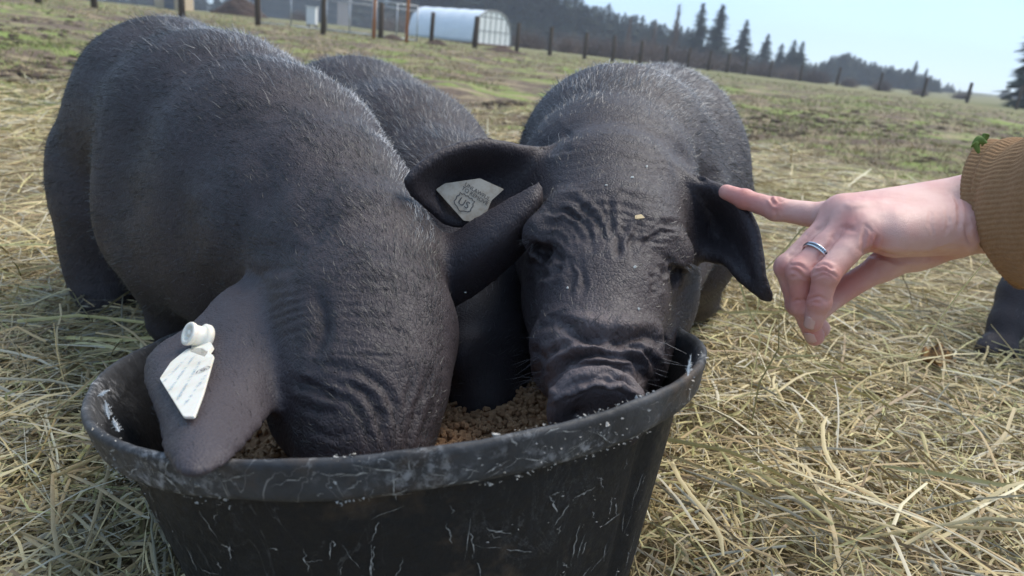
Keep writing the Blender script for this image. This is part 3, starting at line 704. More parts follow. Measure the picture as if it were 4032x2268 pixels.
def c2(pts, ox=2000, oy=700, s=1.38): return [(ox+x/s, oy+y/s) for x, y in pts]
def pig_b():
    vol = Vol((-.18, .40, -.02), (.46, 1.62, .62), .0042)
    chain(vol, [(2615, 640, 1.34, 295), (2560, 630, 1.17, 340), (2420, 650, .98, 355), (2385, 745, .85, 335)], .04)
    chain(vol, [(2385, 745, .85, 335), (2385, 850, .745, 310), (2390, 985, .68, 285), (2370, 1200, .615, 235), (2345, 1400, .565, 195), (2342, 1545, .543, 148)], .025)
    chain(vol, [(2595, 770, 1.12, 330), (2600, 900, 1.0, 290)], .05)
    chain(vol, [(2560, 960, .82, 260), (2530, 1180, .72, 185), (2490, 1430, .63, 140)], .03); chain(vol, [(2250, 980, .82, 240), (2255, 1200, .70, 170), (2210, 1450, .61, 115)], .03)
    chain(vol, [(2340, 1450, .62, 170), (2320, 1600, .585, 120)], .02)            # lower jaw
    chain(vol, [(2185, 1350, .575, 85)], .02); chain(vol, [(2525, 1375, .57, 75)], .02)          # lip pads either side of the snout
    chain(vol, [(2140, 925, .640, 88), (2230, 890, .648, 105)], .02); chain(vol, [(2560, 965, .632, 100), (2650, 1010, .638, 80)], .02)   # brows
    ax = P(2330, 1640, .50)-P(2345, 1430, .56); ax /= np.linalg.norm(ax)
    dn = -FW*.82-IY*.42-IX*.06; dn /= np.linalg.norm(dn)
    nc_ = P(2350, 1622, .497); vol.disc(nc_, dn, .0345, .0105, .005, .0035)
    e1 = np.cross(dn, IY); e1 /= np.linalg.norm(e1); vol.ellip(nc_+dn*.0135, (e1, np.cross(dn, e1), dn), (.027, .024, .009), .003, True)
    e1 = np.cross(dn, IY); e1 /= np.linalg.norm(e1)
    for s in (-1, 1): vol.ellip(nc_+dn*.010+e1*.0135*s, (e1, np.cross(dn, e1), dn), (.006, .0075, .012), .004, True)
    # eye sockets
    for c, d_ in (((2145, 998), .632), ((2655, 1088), .632)): vol.ellip(P(*c, d_), (IX, IY, FW), (.011, .005, .016), .010, True)
    ear(vol, [[(2170, 615, .745), (2170, 700, .725), (2160, 800, .715), (2130, 900, .70)],
              [(2050, 592, .72), (2040, 690, .735), (2010, 800, .735), (1990, 890, .71)],
              [(1900, 568, .69), (1900, 680, .73), (1880, 800, .735), (1870, 880, .71)],
              [(1760, 598, .67), (1770, 690, .71), (1770, 790, .72), (1770, 870, .705)],
              [(1670, 650, .66), (1675, 700, .68), (1680, 760, .69), (1690, 810, .69)],
              [(1605, 708, .655), (1610, 725, .66), (1620, 745, .665), (1630, 760, .67)]], .0078, .0052)
    ear(vol, [[(2660, 700, .72), (2690, 800, .705), (2700, 900, .70), (2690, 980, .695)],
              [(2800, 735, .695), (2790, 830, .72), (2780, 930, .725), (2770, 1000, .70)],
              [(2905, 805, .67), (2870, 890, .71), (2845, 970, .715), (2830, 1015, .69)],
              [(2965, 905, .65), (2925, 965, .685), (2895, 1010, .69), (2875, 1035, .672)],
              [(2985, 1010, .64), (2960, 1045, .66), (2935, 1075, .665), (2915, 1085, .655)],
              [(3000, 1100, .635), (2985, 1115, .645), (2970, 1125, .648), (2960, 1128, .645)],
              [(3030, 1172, .635), (3024, 1174, .637), (3018, 1176, .638), (3012, 1172, .637)]], .0080, .0050)
    f1 = G(2760, 1330); f2 = G(2360, 1330); h1 = G(2880, 960); h2 = G(2620, 940)
    leg(vol, P(2690, 960, .98), .075, f1, .023, (0, -.01, 0)); leg(vol, P(2380, 960, .96), .07, f2, .023, (0, -.01, 0))
    leg(vol, P(2790, 760, 1.36), .08, h1, .022, (0, .03, 0)); leg(vol, P(2610, 760, 1.36), .08, h2, .022, (0, .03, 0))
    root = empty('pig', feet_root([f1, f2, h1, h2]), 'black pig with deeply wrinkled face and snout at the tub lip, touched by a hand', 'pig', 'pigs around the feed tub')
    S = [(c2(p), wd*1.05, am*(.72 if p[0][1] < 450 else 1.0), rd*.8) for p, wd, am, rd in (
        ([(170, 200), (290, 175), (390, 230), (440, 310), (455, 390)], 15, -5.0, .5), ([(220, 150), (340, 118), (430, 190), (490, 280), (500, 350)], 14, -4.5, .5), ([(190, 250), (300, 240), (370, 290), (415, 360)], 14, -4, .5),
        ([(540, 110), (560, 230), (590, 330), (600, 420)], 13, -3.6, .5), ([(500, 150), (525, 260), (555, 380)], 12, -2.8, .5), ([(650, 240), (615, 330), (602, 420)], 13, -3.6, .5),
        ([(675, 440), (700, 360), (760, 300), (850, 255), (940, 265)], 14, -4.5, .5), ([(730, 370), (800, 322), (890, 295)], 13, -3.6, .5), ([(655, 400), (680, 320), (740, 255), (830, 215)], 13, -4, .5),
        ([(110, 372), (200, 392), (270, 420), (300, 470)], 17, -5, .4), ([(100, 470), (190, 470), (260, 450)], 14, -4, .4), ([(130, 520), (220, 520), (300, 490)], 14, -3, .4), ([(860, 500), (900, 505), (950, 520)], 14, -4.5, .4), ([(800, 470), (840, 520), (850, 590)], 13, -3, .4), ([(770, 500), (800, 570), (790, 640)], 13, -2.4, .4), ([(330, 420), (350, 520), (330, 620)], 14, -2.6, .4), ([(390, 440), (410, 540), (400, 640)], 12, -2, .4), ([(830, 430), (880, 470), (900, 540), (880, 610)], 15, -3.5, .4), ([(100, 420), (170, 500), (150, 570)], 14, -3, .4),
        ([(330, 832), (420, 858), (520, 872), (620, 876), (700, 868), (770, 850)], 24, -11, .4),
        ([(140, 830), (190, 800), (270, 785), (340, 800), (390, 850)], 18, -4, .3), ([(700, 860), (760, 850), (810, 880), (825, 960)], 16, -4.5, .3),
        ([(200, 975), (310, 925), (430, 890)], 15, -4, .4), ([(640, 905), (720, 930), (780, 1000), (800, 1090)], 16, -4.5, .5),
        ([(240, 1100), (300, 1015), (400, 965), (520, 955), (640, 972), (720, 1035), (755, 1120)], 17, -9, .5),
        ([(270, 1140), (370, 1050), (510, 1015), (630, 1045), (710, 1110)], 13, -5.5, .5), ([(285, 1170), (390, 1095), (500, 1058), (600, 1085), (700, 1150)], 12, -5.5, .5),
        ([(290, 1200), (400, 1130), (480, 1090), (590, 1110)], 11, -2.6, .5), ([(130, 900), (170, 1000), (160, 1100)], 22, -4, .3), ([(90, 1020), (140, 1120), (180, 1220)], 24, -4, .3),
        ([(240, 1225), (300, 1180), (400, 1140), (480, 1115), (600, 1130), (720, 1190)], 10, 3.0, .2),
        ([(270, 850)], 50, 0, 0), ) if len(p) > 1]
    rg = random.Random(5)
    for i in range(22):                                   # fine cross creases over the forehead
        y = 470+i*22+rg.uniform(-6, 6); x0 = 2180+rg.uniform(-30, 30); x1 = 2640+rg.uniform(-40, 30); S.append(([(x0, y+26), ((x0+x1)/2, y+rg.uniform(-8, 8)), (x1, y+36)], 8, -.45, .5))
    for i in range(0):
        x = 2150+i*62; S.append(([(x, 560), (x+rg.uniform(-10, 10)-(x-2390)*.05, 700), (x-(x-2390)*.12, 830)], 12, -.6, .5))
    S += [([(2120, 600), (2170, 560), (2260, 520)], 26, -4, .3), ([(2640, 560), (2720, 640), (2790, 720)], 26, -4, .3)]
    head = lambda u, v, d: (u > 1580) & (u < 3060) & (v > 480) & (v < 1760) & (d < .84)
    def tint(u, v, d, V):
        q, _ = seg_dist(u, v, [(2340, 1420), (2340, 1520)]); return 0*u, .9*smooth01(250, 120, q)*(d < .62)+.2*smooth01(300, 100, np.hypot(u-2380, v-1280))*(d < .7)
    V, F, o = finish('body', vol, root, S, (.3, 1.4), head, tint=tint, face=lambda u, v, d: (u > 2030) & (u < 2740) & (v > 640) & (v < 1740) & (d < .74))
    bk = P(2680, 590, 1.34)-P(2385, 850, .745); bk /= np.linalg.norm(bk); up = U0
    def flow(p, nr):
        u, v, d = proj(p); return bk+np.array([0, 0, -.5])*smooth01(.8, 1.0, d)[:, None]
    def sel(p, nr):
        u, v, d = proj(p); vw = EYE-p; vw /= np.linalg.norm(vw, axis=1)[:, None]; ed = (nr*vw).sum(1)
        isear = ((u < 2080) & (v > 560) & (d < .76)) | ((u > 2760) & (v > 700) & (d < .76)); sn = (v > 1400) & (d < .62)
        return np.where(ed > -.45, 1.0, .06)*np.where(isear, .05, 1)*np.where(sn, .05, 1)*np.where(p[:, 2] < .03, 0, 1)
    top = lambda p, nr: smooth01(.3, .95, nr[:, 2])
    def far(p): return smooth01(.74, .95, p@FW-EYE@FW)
    hairs('coat', V, F, root, 70000, lambda p, nr: .007+(.004+.006*top(p, nr))*far(p), flow, 2, sel, .36, .00034, lambda p, nr: .012+.012*top(p, nr)+.20*top(p, nr)*far(p), .3)  # back hairs facing up get a paler colour in place of backlight
    hairs('long_bristles', V, F, root, 4500, lambda p, nr: .014+.006*top(p, nr), flow, 42, lambda p, nr: sel(p, nr)*smooth01(.70, .9, p@FW-EYE@FW), .7, .0005, lambda p, nr: .02+.09*top(p, nr), .5)  # paler colour where they face up stands in for top light
    me_ = mat('pig_eye', (.012, .009, .008), .08, .6)
    for c, d_ in (((2142, 1000), .655), ((2655, 1090), .655)):
        b = bmesh.new(); bmesh.ops.create_uvsphere(b, u_segments=20, v_segments=12, radius=.0070); m2 = bpy.data.meshes.new('eye'); b.to_mesh(m2); b.free()
        for p in m2.polygons: p.use_smooth = True
        m2.transform(Matrix.Translation(Vector(P(*c, d_)))); link('eye', m2, me_, root)
    # stiff lashes and muzzle whiskers
    rg2 = np.random.default_rng(4); mb = MB()
    for c, d_, dx in (((2120, 955), .635, -1), ((2675, 1045), .632, 1)):
        for i in range(14):
            a = P(c[0]+rg2.uniform(-35, 35), c[1]+rg2.uniform(-22, 12), d_+.004); t = P(c[0]+dx*rg2.uniform(20, 90), c[1]+rg2.uniform(-10, 50), d_-.012)
            mb.tube([a, (a+t)/2+IY*.003, t], [.00022, .00018, .00005], 3, False)
    for i in range(40):
        sx = 1 if i % 2 else -1; a = P(2340+sx*rg2.uniform(90, 210), rg2.uniform(1330, 1540), .56); t = a+IX*sx*rg2.uniform(.008, .03)+IY*rg2.uniform(-.014, .006)-FW*.008
        mb.tube([a, (a+t)/2+IY*.002, t], [.0002, .00016, .00005], 3, False)
    o = mb.build('whiskers', mat('whisker', (.12, .12, .13), .35), root); tag(o, kind='stuff')
    return root, V, F
PIG_B, VB, FB = pig_b()

def pig_c():
    vol = Vol((-.42, .55, -.02), (.16, 1.75, .56), .006)
    chain(vol, [(1330, 600, 1.46, 310), (1400, 620, 1.32, 362), (1590, 720, 1.15, 352), (1740, 870, 1.0, 310), (1830, 1020, .90, 250)], .04)
    chain(vol, [(1830, 1020, .90, 250), (1850, 1180, .83, 200), (1845, 1310, .77, 130), (1835, 1390, .735, 95)], .03)
    chain(vol, [(1900, 1200, .84, 190), (1915, 1420, .775, 160), (1915, 1590, .735, 130)], .03)        # jowl and lower jaw down to the feed
    ax = P(1960, 1420, .70)-P(1835, 1380, .735); vol.disc(P(1862, 1402, .722), ax, .026, .012, .008, .01)
    ear(vol, [[(1930, 900, .90), (1960, 990, .89), (1960, 1080, .88)], [(2020, 960, .86), (2030, 1040, .85), (2020, 1120, .85)], [(2050, 1080, .82), (2050, 1130, .82), (2040, 1180, .82)]], .007, .006)
    ear(vol, [[(1700, 900, .92), (1690, 990, .90), (1690, 1060, .88)], [(1640, 960, .88), (1630, 1040, .86), (1640, 1120, .85)], [(1620, 1080, .83), (1620, 1130, .82), (1640, 1180, .82)]], .007, .006)
    f1 = G(1660, 1150); f2 = G(1900, 1200); h1 = G(1290, 850); h2 = G(1470, 850)
    leg(vol, P(1640, 900, 1.08), .07, f1, .023, (0, -.01, 0)); leg(vol, P(1800, 950, 1.06), .065, f2, .023, (0, -.01, 0))
    leg(vol, P(1300, 760, 1.5), .08, h1, .022, (0, .03, 0)); leg(vol, P(1440, 760, 1.5), .08, h2, .022, (0, .03, 0))
    root = empty('pig', feet_root([f1, f2, h1, h2]), 'black pig squeezed between the two others, its face in shadow and its back behind them', 'pig', 'pigs around the feed tub')
    S = [([(1500, 640), (1620, 600), (1740, 600)], 26, -3, .4), ([(1560, 720), (1680, 680), (1780, 680)], 26, -3, .4)]
    V, F, o = finish('body', vol, root, S, (.3, 2), lambda u, v, d: (u > 1300) & (v < 1000) & (d < 1.3) & (d > 2))
    bk = P(1330, 600, 1.46)-P(1830, 1020, .9); bk /= np.linalg.norm(bk)
    def sel(p, nr):
        u, v, d = proj(p); vw = EYE-p; vw /= np.linalg.norm(vw, axis=1)[:, None]
        return np.where((nr*vw).sum(1) > -.4, 1.0, .05)*np.where(p[:, 2] < .03, 0, 1)*np.where(d < .88, .15, 1)
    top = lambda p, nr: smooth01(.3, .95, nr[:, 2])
    hairs('coat', V, F, root, 32000, lambda p, nr: .011+.005*top(p, nr), lambda p, nr: bk+np.array([0, 0, -.4])+0*p, 3, sel, .6, .00042, lambda p, nr: .03+.10*top(p, nr), .3)  # top light put into the hair colour: paler where facing up
    return root
PIG_C = pig_c()

def pig_d():
    """fourth pig: only one leg shows under the sleeve; the rest of it stands to the right, out of the picture"""
    h1 = G(3925, 1392, .045)
    b = h1
    vol = Vol(b+np.array([-.15, -.25, -.02]), b+np.array([1.0, .45, .58]), .007)
    sp = [b+np.array(q) for q in ((.20, .08, .33), (.36, .10, .345), (.52, .12, .34), (.66, .14, .36), (.78, .15, .40))]
    for (p, r), (q, s) in zip(list(zip(sp, (.115, .15, .15, .125, .09)))[:-1], list(zip(sp, (.115, .15, .15, .125, .09)))[1:]): vol.cone(p, q, r, s, .04)
    vol.cone(sp[-1], sp[-1]+np.array([.13, .03, -.12]), .085, .042, .03); vol.disc(sp[-1]+np.array([.145, .034, -.135]), (1, .2, -.8), .033, .012, .008, .01)
    for s in (-1, 1):
        e0 = sp[-1]+np.array([0, s*.06, .05]); g = grid_surf([[e0+np.array([-.03, 0, 0]), e0+np.array([.03, 0, 0])], [e0+np.array([.02, s*.05, .01]), e0+np.array([.08, s*.04, .0])], [e0+np.array([.10, s*.07, -.05]), e0+np.array([.12, s*.06, -.06])]], 40, 30); vol.sheet(g.reshape(-1, 3), np.full(1200, .006), .01)
    dl = (b-EYE)@FW
    chain(vol, [(4140, 950, dl+.02, 125), (4085, 1050, dl+.01, 95), (4022, 1160, dl, 78), (3968, 1270, dl-.01, 60), (3935, 1350, dl-.015, 58)], .02)
    for s in (-1, 1): vol.cone(P(3928+s*34, 1345, dl-.03), P(3925+s*42, 1378, dl-.035), .016, .019, .004)
    f2 = b+np.array([.17, .22, 0]); f3 = b+np.array([.56, .04, 0]); f4 = b+np.array([.56, .22, 0])
    leg(vol, b+np.array([.22, .18, .24]), .075, f2, .023, (-.02, 0, 0)); leg(vol, b+np.array([.56, .06, .24]), .07, f3, .023, (.01, 0, 0)); leg(vol, b+np.array([.56, .2, .24]), .07, f4, .023, (.01, 0, 0))
    root = empty('pig', feet_root([h1, f2, f3, f4]), 'black pig standing behind the brown sleeve with one dark leg showing', 'pig', 'pigs around the feed tub')
    V, F, o = finish('body', vol, root, [], None, lambda u, v, d: d < -1)
    hairs('coat', V, F, root, 9000, .010, lambda p, nr: np.array([-.5, 0, -.8])+0*p, 9, lambda p, nr: np.where(p[:, 2] < .03, 0, 1.0), .45, .0005, None, .2)
pig_d()
# ---------------------------------------------------------------- the hand, ring and sleeve
def hp(x, y, d): return P(2700+x/1.449, 500+y/1.449, d)
def hr(r, d): return px(r/1.449, d)
def skin_human():
    M = mat('hand_skin', (.6, .36, .28), .42, .4); n = N(M)
    a = n.noise(28, 4); b = n.noise(90, 4, None, .6)
    c = n.mix(n.ramp(a, [(.38, 0.), (.66, 1.)]), (.68, .415, .37), (.58, .27, .245)); c = n.mix(n.math('MULTIPLY', b, .35), c, (.66, .43, .35))
    red = n.node('Attribute', attribute_name='tint').outputs['Fac']
    c = n.mix(n.math('MULTIPLY', red, .75), c, (.56, .20, .165)); n.color(c)
    s = n.b; s.inputs['Subsurface Weight'].default_value = .08; s.inputs['Subsurface Radius'].default_value = (.9, .35, .2); s.inputs['Subsurface Scale'].default_value = .004
    v = n.node('TexVoronoi', {'Scale': 900, 'Vector': n.tc.outputs['Object']}, feature='DISTANCE_TO_EDGE').outputs['Distance']
    n.bump(n.ramp(v, [(0, 0.), (.25, 1.)]), .0004, .35); n.bump(n.noise(220, 4), .0009, .4)
    n.set('Roughness', n.ramp(b, [(.3, .36), (.7, .52)]))
    return M
def build_hand():
    lo = np.min([hp(150, 1400, .70), hp(2700, 100, .70), hp(150, 100, .5), hp(2700, 1400, .5), hp(150, 100, .7), hp(2700, 1400, .7)], axis=0); hi = np.max([hp(150, 1400, .70), hp(2700, 100, .70), hp(150, 100, .5), hp(2700, 1400, .5), hp(150, 100, .7)], axis=0)
    lo = np.array([.13, .49, .24]); hi = np.array([.46, .72, .50])
    h = .00125; palm = Vol(lo, hi, h); fing = Vol(lo, hi, h)
    J = {'little': [(1020, 600, .570, 92), (800, 845, .556, 76), (762, 1000, .563, 66), (728, 1120, .572, 55)],
         'ring': [(960, 535, .586, 95), (650, 825, .574, 77), (665, 1020, .583, 69), (735, 1195, .594, 58)],
         'middle': [(895, 500, .603, 95), (583, 800, .597, 76), (640, 1010, .603, 68), (770, 1150, .613, 56)],
         'index': [(850, 520, .622, 88), (515, 468, .640, 68), (335, 412, .654, 58), (232, 372, .663, 47)]}
    for nm, ch in J.items():
        q = [(hp(x, y, d), hr(r, d)) for x, y, d, r in ch]; f = Vol(lo, hi, h) if False else fing
        for i in range(3):
            (a, ra), (b, rb) = q[i], q[i+1]; mid = (a+b)/2; rm = (ra+rb)/2*(.90 if i == 0 else .91); f.cone(a, mid, ra*(.93 if i == 0 else .97), rm, .0014); f.cone(mid, b, rm, rb*.95, .0014)
            if i < 2: f.cone(b, b, rb*1.05, rb*1.05, .0022)
    W = [(hp(1760, 560, .585), hr(120, .585)), (hp(1740, 470, .60), hr(150, .60)), (hp(1720, 400, .615), hr(118, .615))]
    M_ = [(hp(1020, 600, .570), hr(92, .57)), (hp(960, 535, .586), hr(92, .586)), (hp(895, 500, .603), hr(92, .603)), (hp(850, 515, .622), hr(86, .622))]
    k = .013
    for a, b in ((0, 0), (1, 1), (1, 2), (2, 3), (0, 1), (2, 2)): palm.cone(W[a][0], M_[b][0], W[a][1], M_[b][1], k)
    palm.cone(hp(1560, 590, .578), hp(1200, 620, .568), hr(130, .578), hr(122, .568), k)           # heel of the hand
    palm.cone(hp(1500, 620, .60), hp(1330, 680, .61), hr(135, .60), hr(120, .61), k)               # ball of the thumb
    palm.cone(hp(1330, 690, .612), hp(1130, 790, .615), hr(112, .612), hr(78, .615), .012)
    arm = [(W[1][0], hr(165, .6)), (hp(2050, 425, .56), hr(185, .56)), (hp(2500, 400, .50), hr(225, .50))]
    for (a, ra), (b, rb) in zip(arm[:-1], arm[1:]): palm.cone(a, b, ra, rb, .02)
    palm.cone(hp(1760, 560, .585), hp(2100, 500, .55), hr(120, .585), hr(130, .55), .015)
    th = [(1130, 790, .615, 76), (935, 905, .608, 70), (800, 1010, .600, 62), (745, 1075, .597, 52)]
    q = [(hp(x, y, d), hr(r, d)) for x, y, d, r in th]
    for (a, ra), (b, rb) in zip(q[:-1], q[1:]): fing.cone(a, b, ra, rb, .0016)
    kk = .009; hh = np.clip(kk-np.abs(palm.g-fing.g), 0, None)/kk; palm.g = np.minimum(palm.g, fing.g)-hh*hh*kk*.25
    V, F = palm.mesh(); E_ = edges_of(F); V = smooth_np(V, E_, 3, .5); Nn = normals_np(V, F)
    c5 = lambda pts: [(2700+x/1.449, 500+y/1.449) for x, y in pts]
    S = [(c5(p), wd, am*1.2, rd) for p, wd, am, rd in (
        ([(1030, 560), (1010, 620), (1000, 700)], 7, -.9, .5), ([(1085, 620), (1090, 660), (1070, 700)], 7, -1.4, .5), ([(1040, 555), (1060, 600)], 6, -.7, .4),
        ([(735, 800), (790, 790), (835, 800)], 6, -.9, .5), ([(725, 830), (790, 822), (850, 850), (868, 856)], 6, -1.0, .5), ([(730, 860), (780, 850), (830, 868)], 5, -.6, .4),
        ([(590, 800), (640, 790), (690, 810)], 6, -.9, .5), ([(590, 830), (630, 825), (700, 862)], 6, -1.0, .4), ([(600, 855), (650, 850)], 5, -.6, .4),
        ([(690, 985), (750, 975), (800, 990)], 6, -.9, .5), ([(700, 1005), (760, 1000), (805, 1000)], 5, -.6, .4), ([(600, 1000), (640, 985), (680, 990)], 5, -.7, .4),
        ([(480, 395), (500, 425), (525, 440), (540, 425)], 7, -1.2, .4), ([(520, 400), (545, 425), (560, 410)], 6, -.9, .4), ([(500, 470), (520, 500), (500, 520)], 6, -.5, .4),
        ([(1520, 380), (1555, 450), (1570, 530), (1550, 600)], 7, -.9, .5), ([(1480, 460), (1500, 540), (1490, 620)], 7, -.5, .5), ([(1600, 560), (1610, 620), (1620, 660)], 8, -1.0, .5), ([(1640, 520), (1665, 580), (1670, 640)], 7, -.8, .4), ([(1380, 480), (1400, 560), (1410, 640)], 7, -.35, .4),
        ([(870, 575), (930, 575), (980, 570)], 10, -.8, .3), ([(860, 590), (800, 680), (740, 760)], 9, -1.0, .2), ([(800, 540), (720, 620), (620, 720), (570, 780)], 9, -1.0, .2),
        ([(900, 470), (1000, 440), (1150, 430)], 22, .9, .3), ([(960, 520), (1080, 490), (1250, 470)], 22, .8, .3),
        ([(1000, 700), (1090, 715), (1250, 745), (1420, 742), (1560, 715)], 14, -2.2, .2), ([(700, 985)], 5, 0, 0)) if len(p) > 1]
    V = strokes(V, Nn, S)
    u, v, d = proj(V); red = np.zeros(len(V))
    for x, y, rr in ((800, 830, 70), (640, 810, 70), (545, 800, 60), (740, 1000, 60), (650, 1010, 60), (720, 1180, 90), (300, 410, 160), (510, 440, 60), (930, 540, 80), (1080, 660, 70), (930, 900, 140), (700, 940, 150)):
        red = np.maximum(red, np.exp(-((u-2700-x/1.449)**2+(v-500-y/1.449)**2)/(rr/1.449)**2))
    me = mesh_np('hand', V, F, True, np.repeat(red[:, None], 3, 1))
    fr = hp(2600, 260, .61)
    root = empty('person', hp(3000, 200, .615), 'bare hand with a silver ring reaching from a brown sleeve to touch a pig', 'person')
    link('hand', me, skin_human(), root)
    # finger nails
    mn = mat('nail', (.62, .36, .30), .25, .5)
    def nail(cen, along, nrm, wd, ln):
        al = along/np.linalg.norm(along); nr = nrm-al*(nrm@al); nr /= np.linalg.norm(nr); sd_ = np.cross(al, nr); Vn = []; nu, nv = 9, 9
        for i in range(nu):
            for j in range(nv):
                s, t = i/(nu-1)*2-1, j/(nv-1)*2-1; tp = (1-.25*max(0, -t)**3)
                Vn.append(cen+al*t*ln/2*(1-.18*abs(s)**3)+sd_*s*wd/2*tp-nr*(s*s*.0018+max(0, t)**2*.0004))
        Fq = [(i*nv+j, (i+1)*nv+j, (i+1)*nv+j+1, i*nv+j+1) for i in range(nu-1) for j in range(nv-1)]
        m2 = mesh_np('nail', np.array(Vn), np.array(Fq)); o = link('nail', m2, mn, root); sm = o.modifiers.new('s', 'SOLIDIFY'); sm.thickness = .0006; sm.offset = 0
    for nm in ('little', 'ring', 'middle'):
        c = J[nm]; a = hp(*c[2][:3]); b = hp(*c[3][:3]); al = b-a; out = -IX*.75-FW*.62+IY*.05
        nr = out-al*(out@al)/(al@al); nr /= np.linalg.norm(nr)
        nail(a+al*.86+nr*(hr(c[3][3], c[3][2])*.985), al, nr, .0092, .0105)
    # ring: polished band with a row of dark set stones
    c = J['ring']; a = hp(*c[0][:3]); b = hp(*c[1][:3]); cen = hp(722, 705, .578); ax = (b-a)/np.linalg.norm(b-a)
    t = ((cen-a)@ax); cen = a+ax*t; rad = (hr(95, .586)*.93*(1-t/np.linalg.norm(b-a))+hr(77, .574)*.95*t/np.linalg.norm(b-a))+.0006
    e1 = np.cross(ax, IY); e1 /= np.linalg.norm(e1); e2 = np.cross(ax, e1); Vr = []; prof = [(0, -.0021), (.0010, -.0021), (.0015, -.0015), (.0013, -.0009), (.0013, .0009), (.0015, .0015), (.0010, .0021), (0, .0021), (-.0006, 0)]
    n_ = 72
    for i in range(n_):
        for r, z in prof: Vr.append(cen+(rad+r)*(math.cos(2*math.pi*i/n_)*e1+math.sin(2*math.pi*i/n_)*e2)+ax*z)
    m_ = len(prof); Fr = [(i*m_+j, ((i+1) % n_)*m_+j, ((i+1) % n_)*m_+(j+1) % m_, i*m_+(j+1) % m_) for i in range(n_) for j in range(m_)]
    ring = link('ring', mesh_np('ring', np.array(Vr), np.array(Fr)), mat('silver', (.75, .76, .78), .16, .5, Metallic=1.0), root); ring['label'] = 'silver band with a row of dark stones'
    mb = MB()
    for i in range(0, 46):
        t_ = 2*math.pi*i/46; p = cen+(rad+.0013)*(math.cos(t_)*e1+math.sin(t_)*e2); rot = np.stack([ax, math.cos(t_)*e1+math.sin(t_)*e2, -math.sin(t_)*e1+math.cos(t_)*e2], 1); mb.box(p, (.0013, .0006, .0013), rot)
    mb.build('stones', mat('ring_stone', (.03, .035, .05), .1, .8), ring)
    # sleeve: ribbed knit cuff running back along the forearm
    cl = [(1810, 490, .586), (1890, 490, .576), (1990, 486, .562), (2180, 470, .538), (2500, 440, .50), (3100, 390, .43), (4000, 360, .36)]
    rr_ = [.0500, .0515, .053, .056, .060, .064, .068]
    C = crv([hp(*c) for c in cl], 8); Rr = crv(np.array(rr_)[:, None]*np.ones((1, 3)), 8)[:, 0]; Vs = []; na = 420
    tilt0 = IX*.30+0*IY
    for i, c in enumerate(C):
        t_ = C[min(i+1, len(C)-1)]-C[max(i-1, 0)]; t_ /= np.linalg.norm(t_); a1 = IY-t_*(IY@t_); a1 /= np.linalg.norm(a1); b1 = np.cross(t_, a1)
        th = np.linspace(0, 2*np.pi, na, endpoint=False); fade = math.exp(-((i)/26)**4)
        rib = .0009*np.abs(np.sin(th*44+.3*math.sin(i*.4)))*(.5+fade*.5); fold = .0025*math.sin(i*.55)*np.cos(th*2+i*.2)+.003*np.cos(th*3+1+i*.13)*(1-fade)
        edge = .0022*math.exp(-(i/2.2)**2); r = Rr[i]+rib+fold+edge*.6
        # the opening slants: its lower lip hangs further back
        sl = t_[None]*((.020*-np.cos(th)+.002*np.sin(3*th))*max(0, 1-i/16))[:, None]
        el = 1.0+.10*np.cos(th)**2
        Vs.append(c+sl+(r*el*np.cos(th))[:, None]*a1+(r*.86*np.sin(th))[:, None]*b1)
    nr_ = len(Vs); inner = []
    for i in range(0, 9):                                # turned-in inside of the cuff
        inner.append(Vs[i]*(1-.0)+(C[i]-Vs[i])*.085)
    V = np.concatenate(inner[::-1]+Vs); i = np.arange(nr_+9-1)[:, None]*na; k = np.arange(na)[None]
    F = np.stack([i+k, i+(k+1) % na, i+na+(k+1) % na, i+na+k], -1).reshape(-1, 4)[:, ::-1]
    V = np.r_[V, [C[-1]]]; last = (nr_+8)*na; T = np.stack([last+np.arange(na), np.full(na, len(V)-1), last+(np.arange(na)+1) % na], -1)
    M = mat('brown_knit', (.24, .125, .05), .95, .15); n = N(M)
    n.color(n.mix(n.noise(260, 4, None, .7), (.20, .105, .050), (.42, .25, .135))); n.bump(n.noise(900, 3, None, .7), .0012, .8); n.b.inputs['Sheen Weight'].default_value = .25; n.b.inputs['Sheen Roughness'].default_value = .5
    n.b.inputs['Sheen Tint'].default_value = (.9, .7, .45, 1)
    o = link('sleeve', mesh_np('sleeve', V, [F, T]), M, root); o['label'] = 'brown ribbed knit sleeve cuff'
    # wool fuzz on the cuff
    rg = np.random.default_rng(8); Fq = F[: 40*na]; Nn = normals_np(V, F); id_ = rg.choice(np.arange(9*na, 34*na), 5000)
    p = V[id_]; nr = Nn[id_]; dr = nr+rg.normal(size=p.shape)*.9; dr /= np.linalg.norm(dr, axis=1)[:, None]; L = rg.uniform(.001, .0032, len(p))[:, None]; sd_ = np.cross(dr, rg.normal(size=p.shape)); sd_ /= np.linalg.norm(sd_, axis=1)[:, None]
    VV = np.stack([p-sd_*.00009, p+sd_*.00009, p+dr*L], 1).reshape(-1, 3); o = link('wool_fuzz', mesh_np('wool_fuzz', VV, np.arange(len(VV)).reshape(-1, 3)), mat('wool', (.40, .24, .11), .9, .1), root); tag(o, kind='stuff')
build_hand()
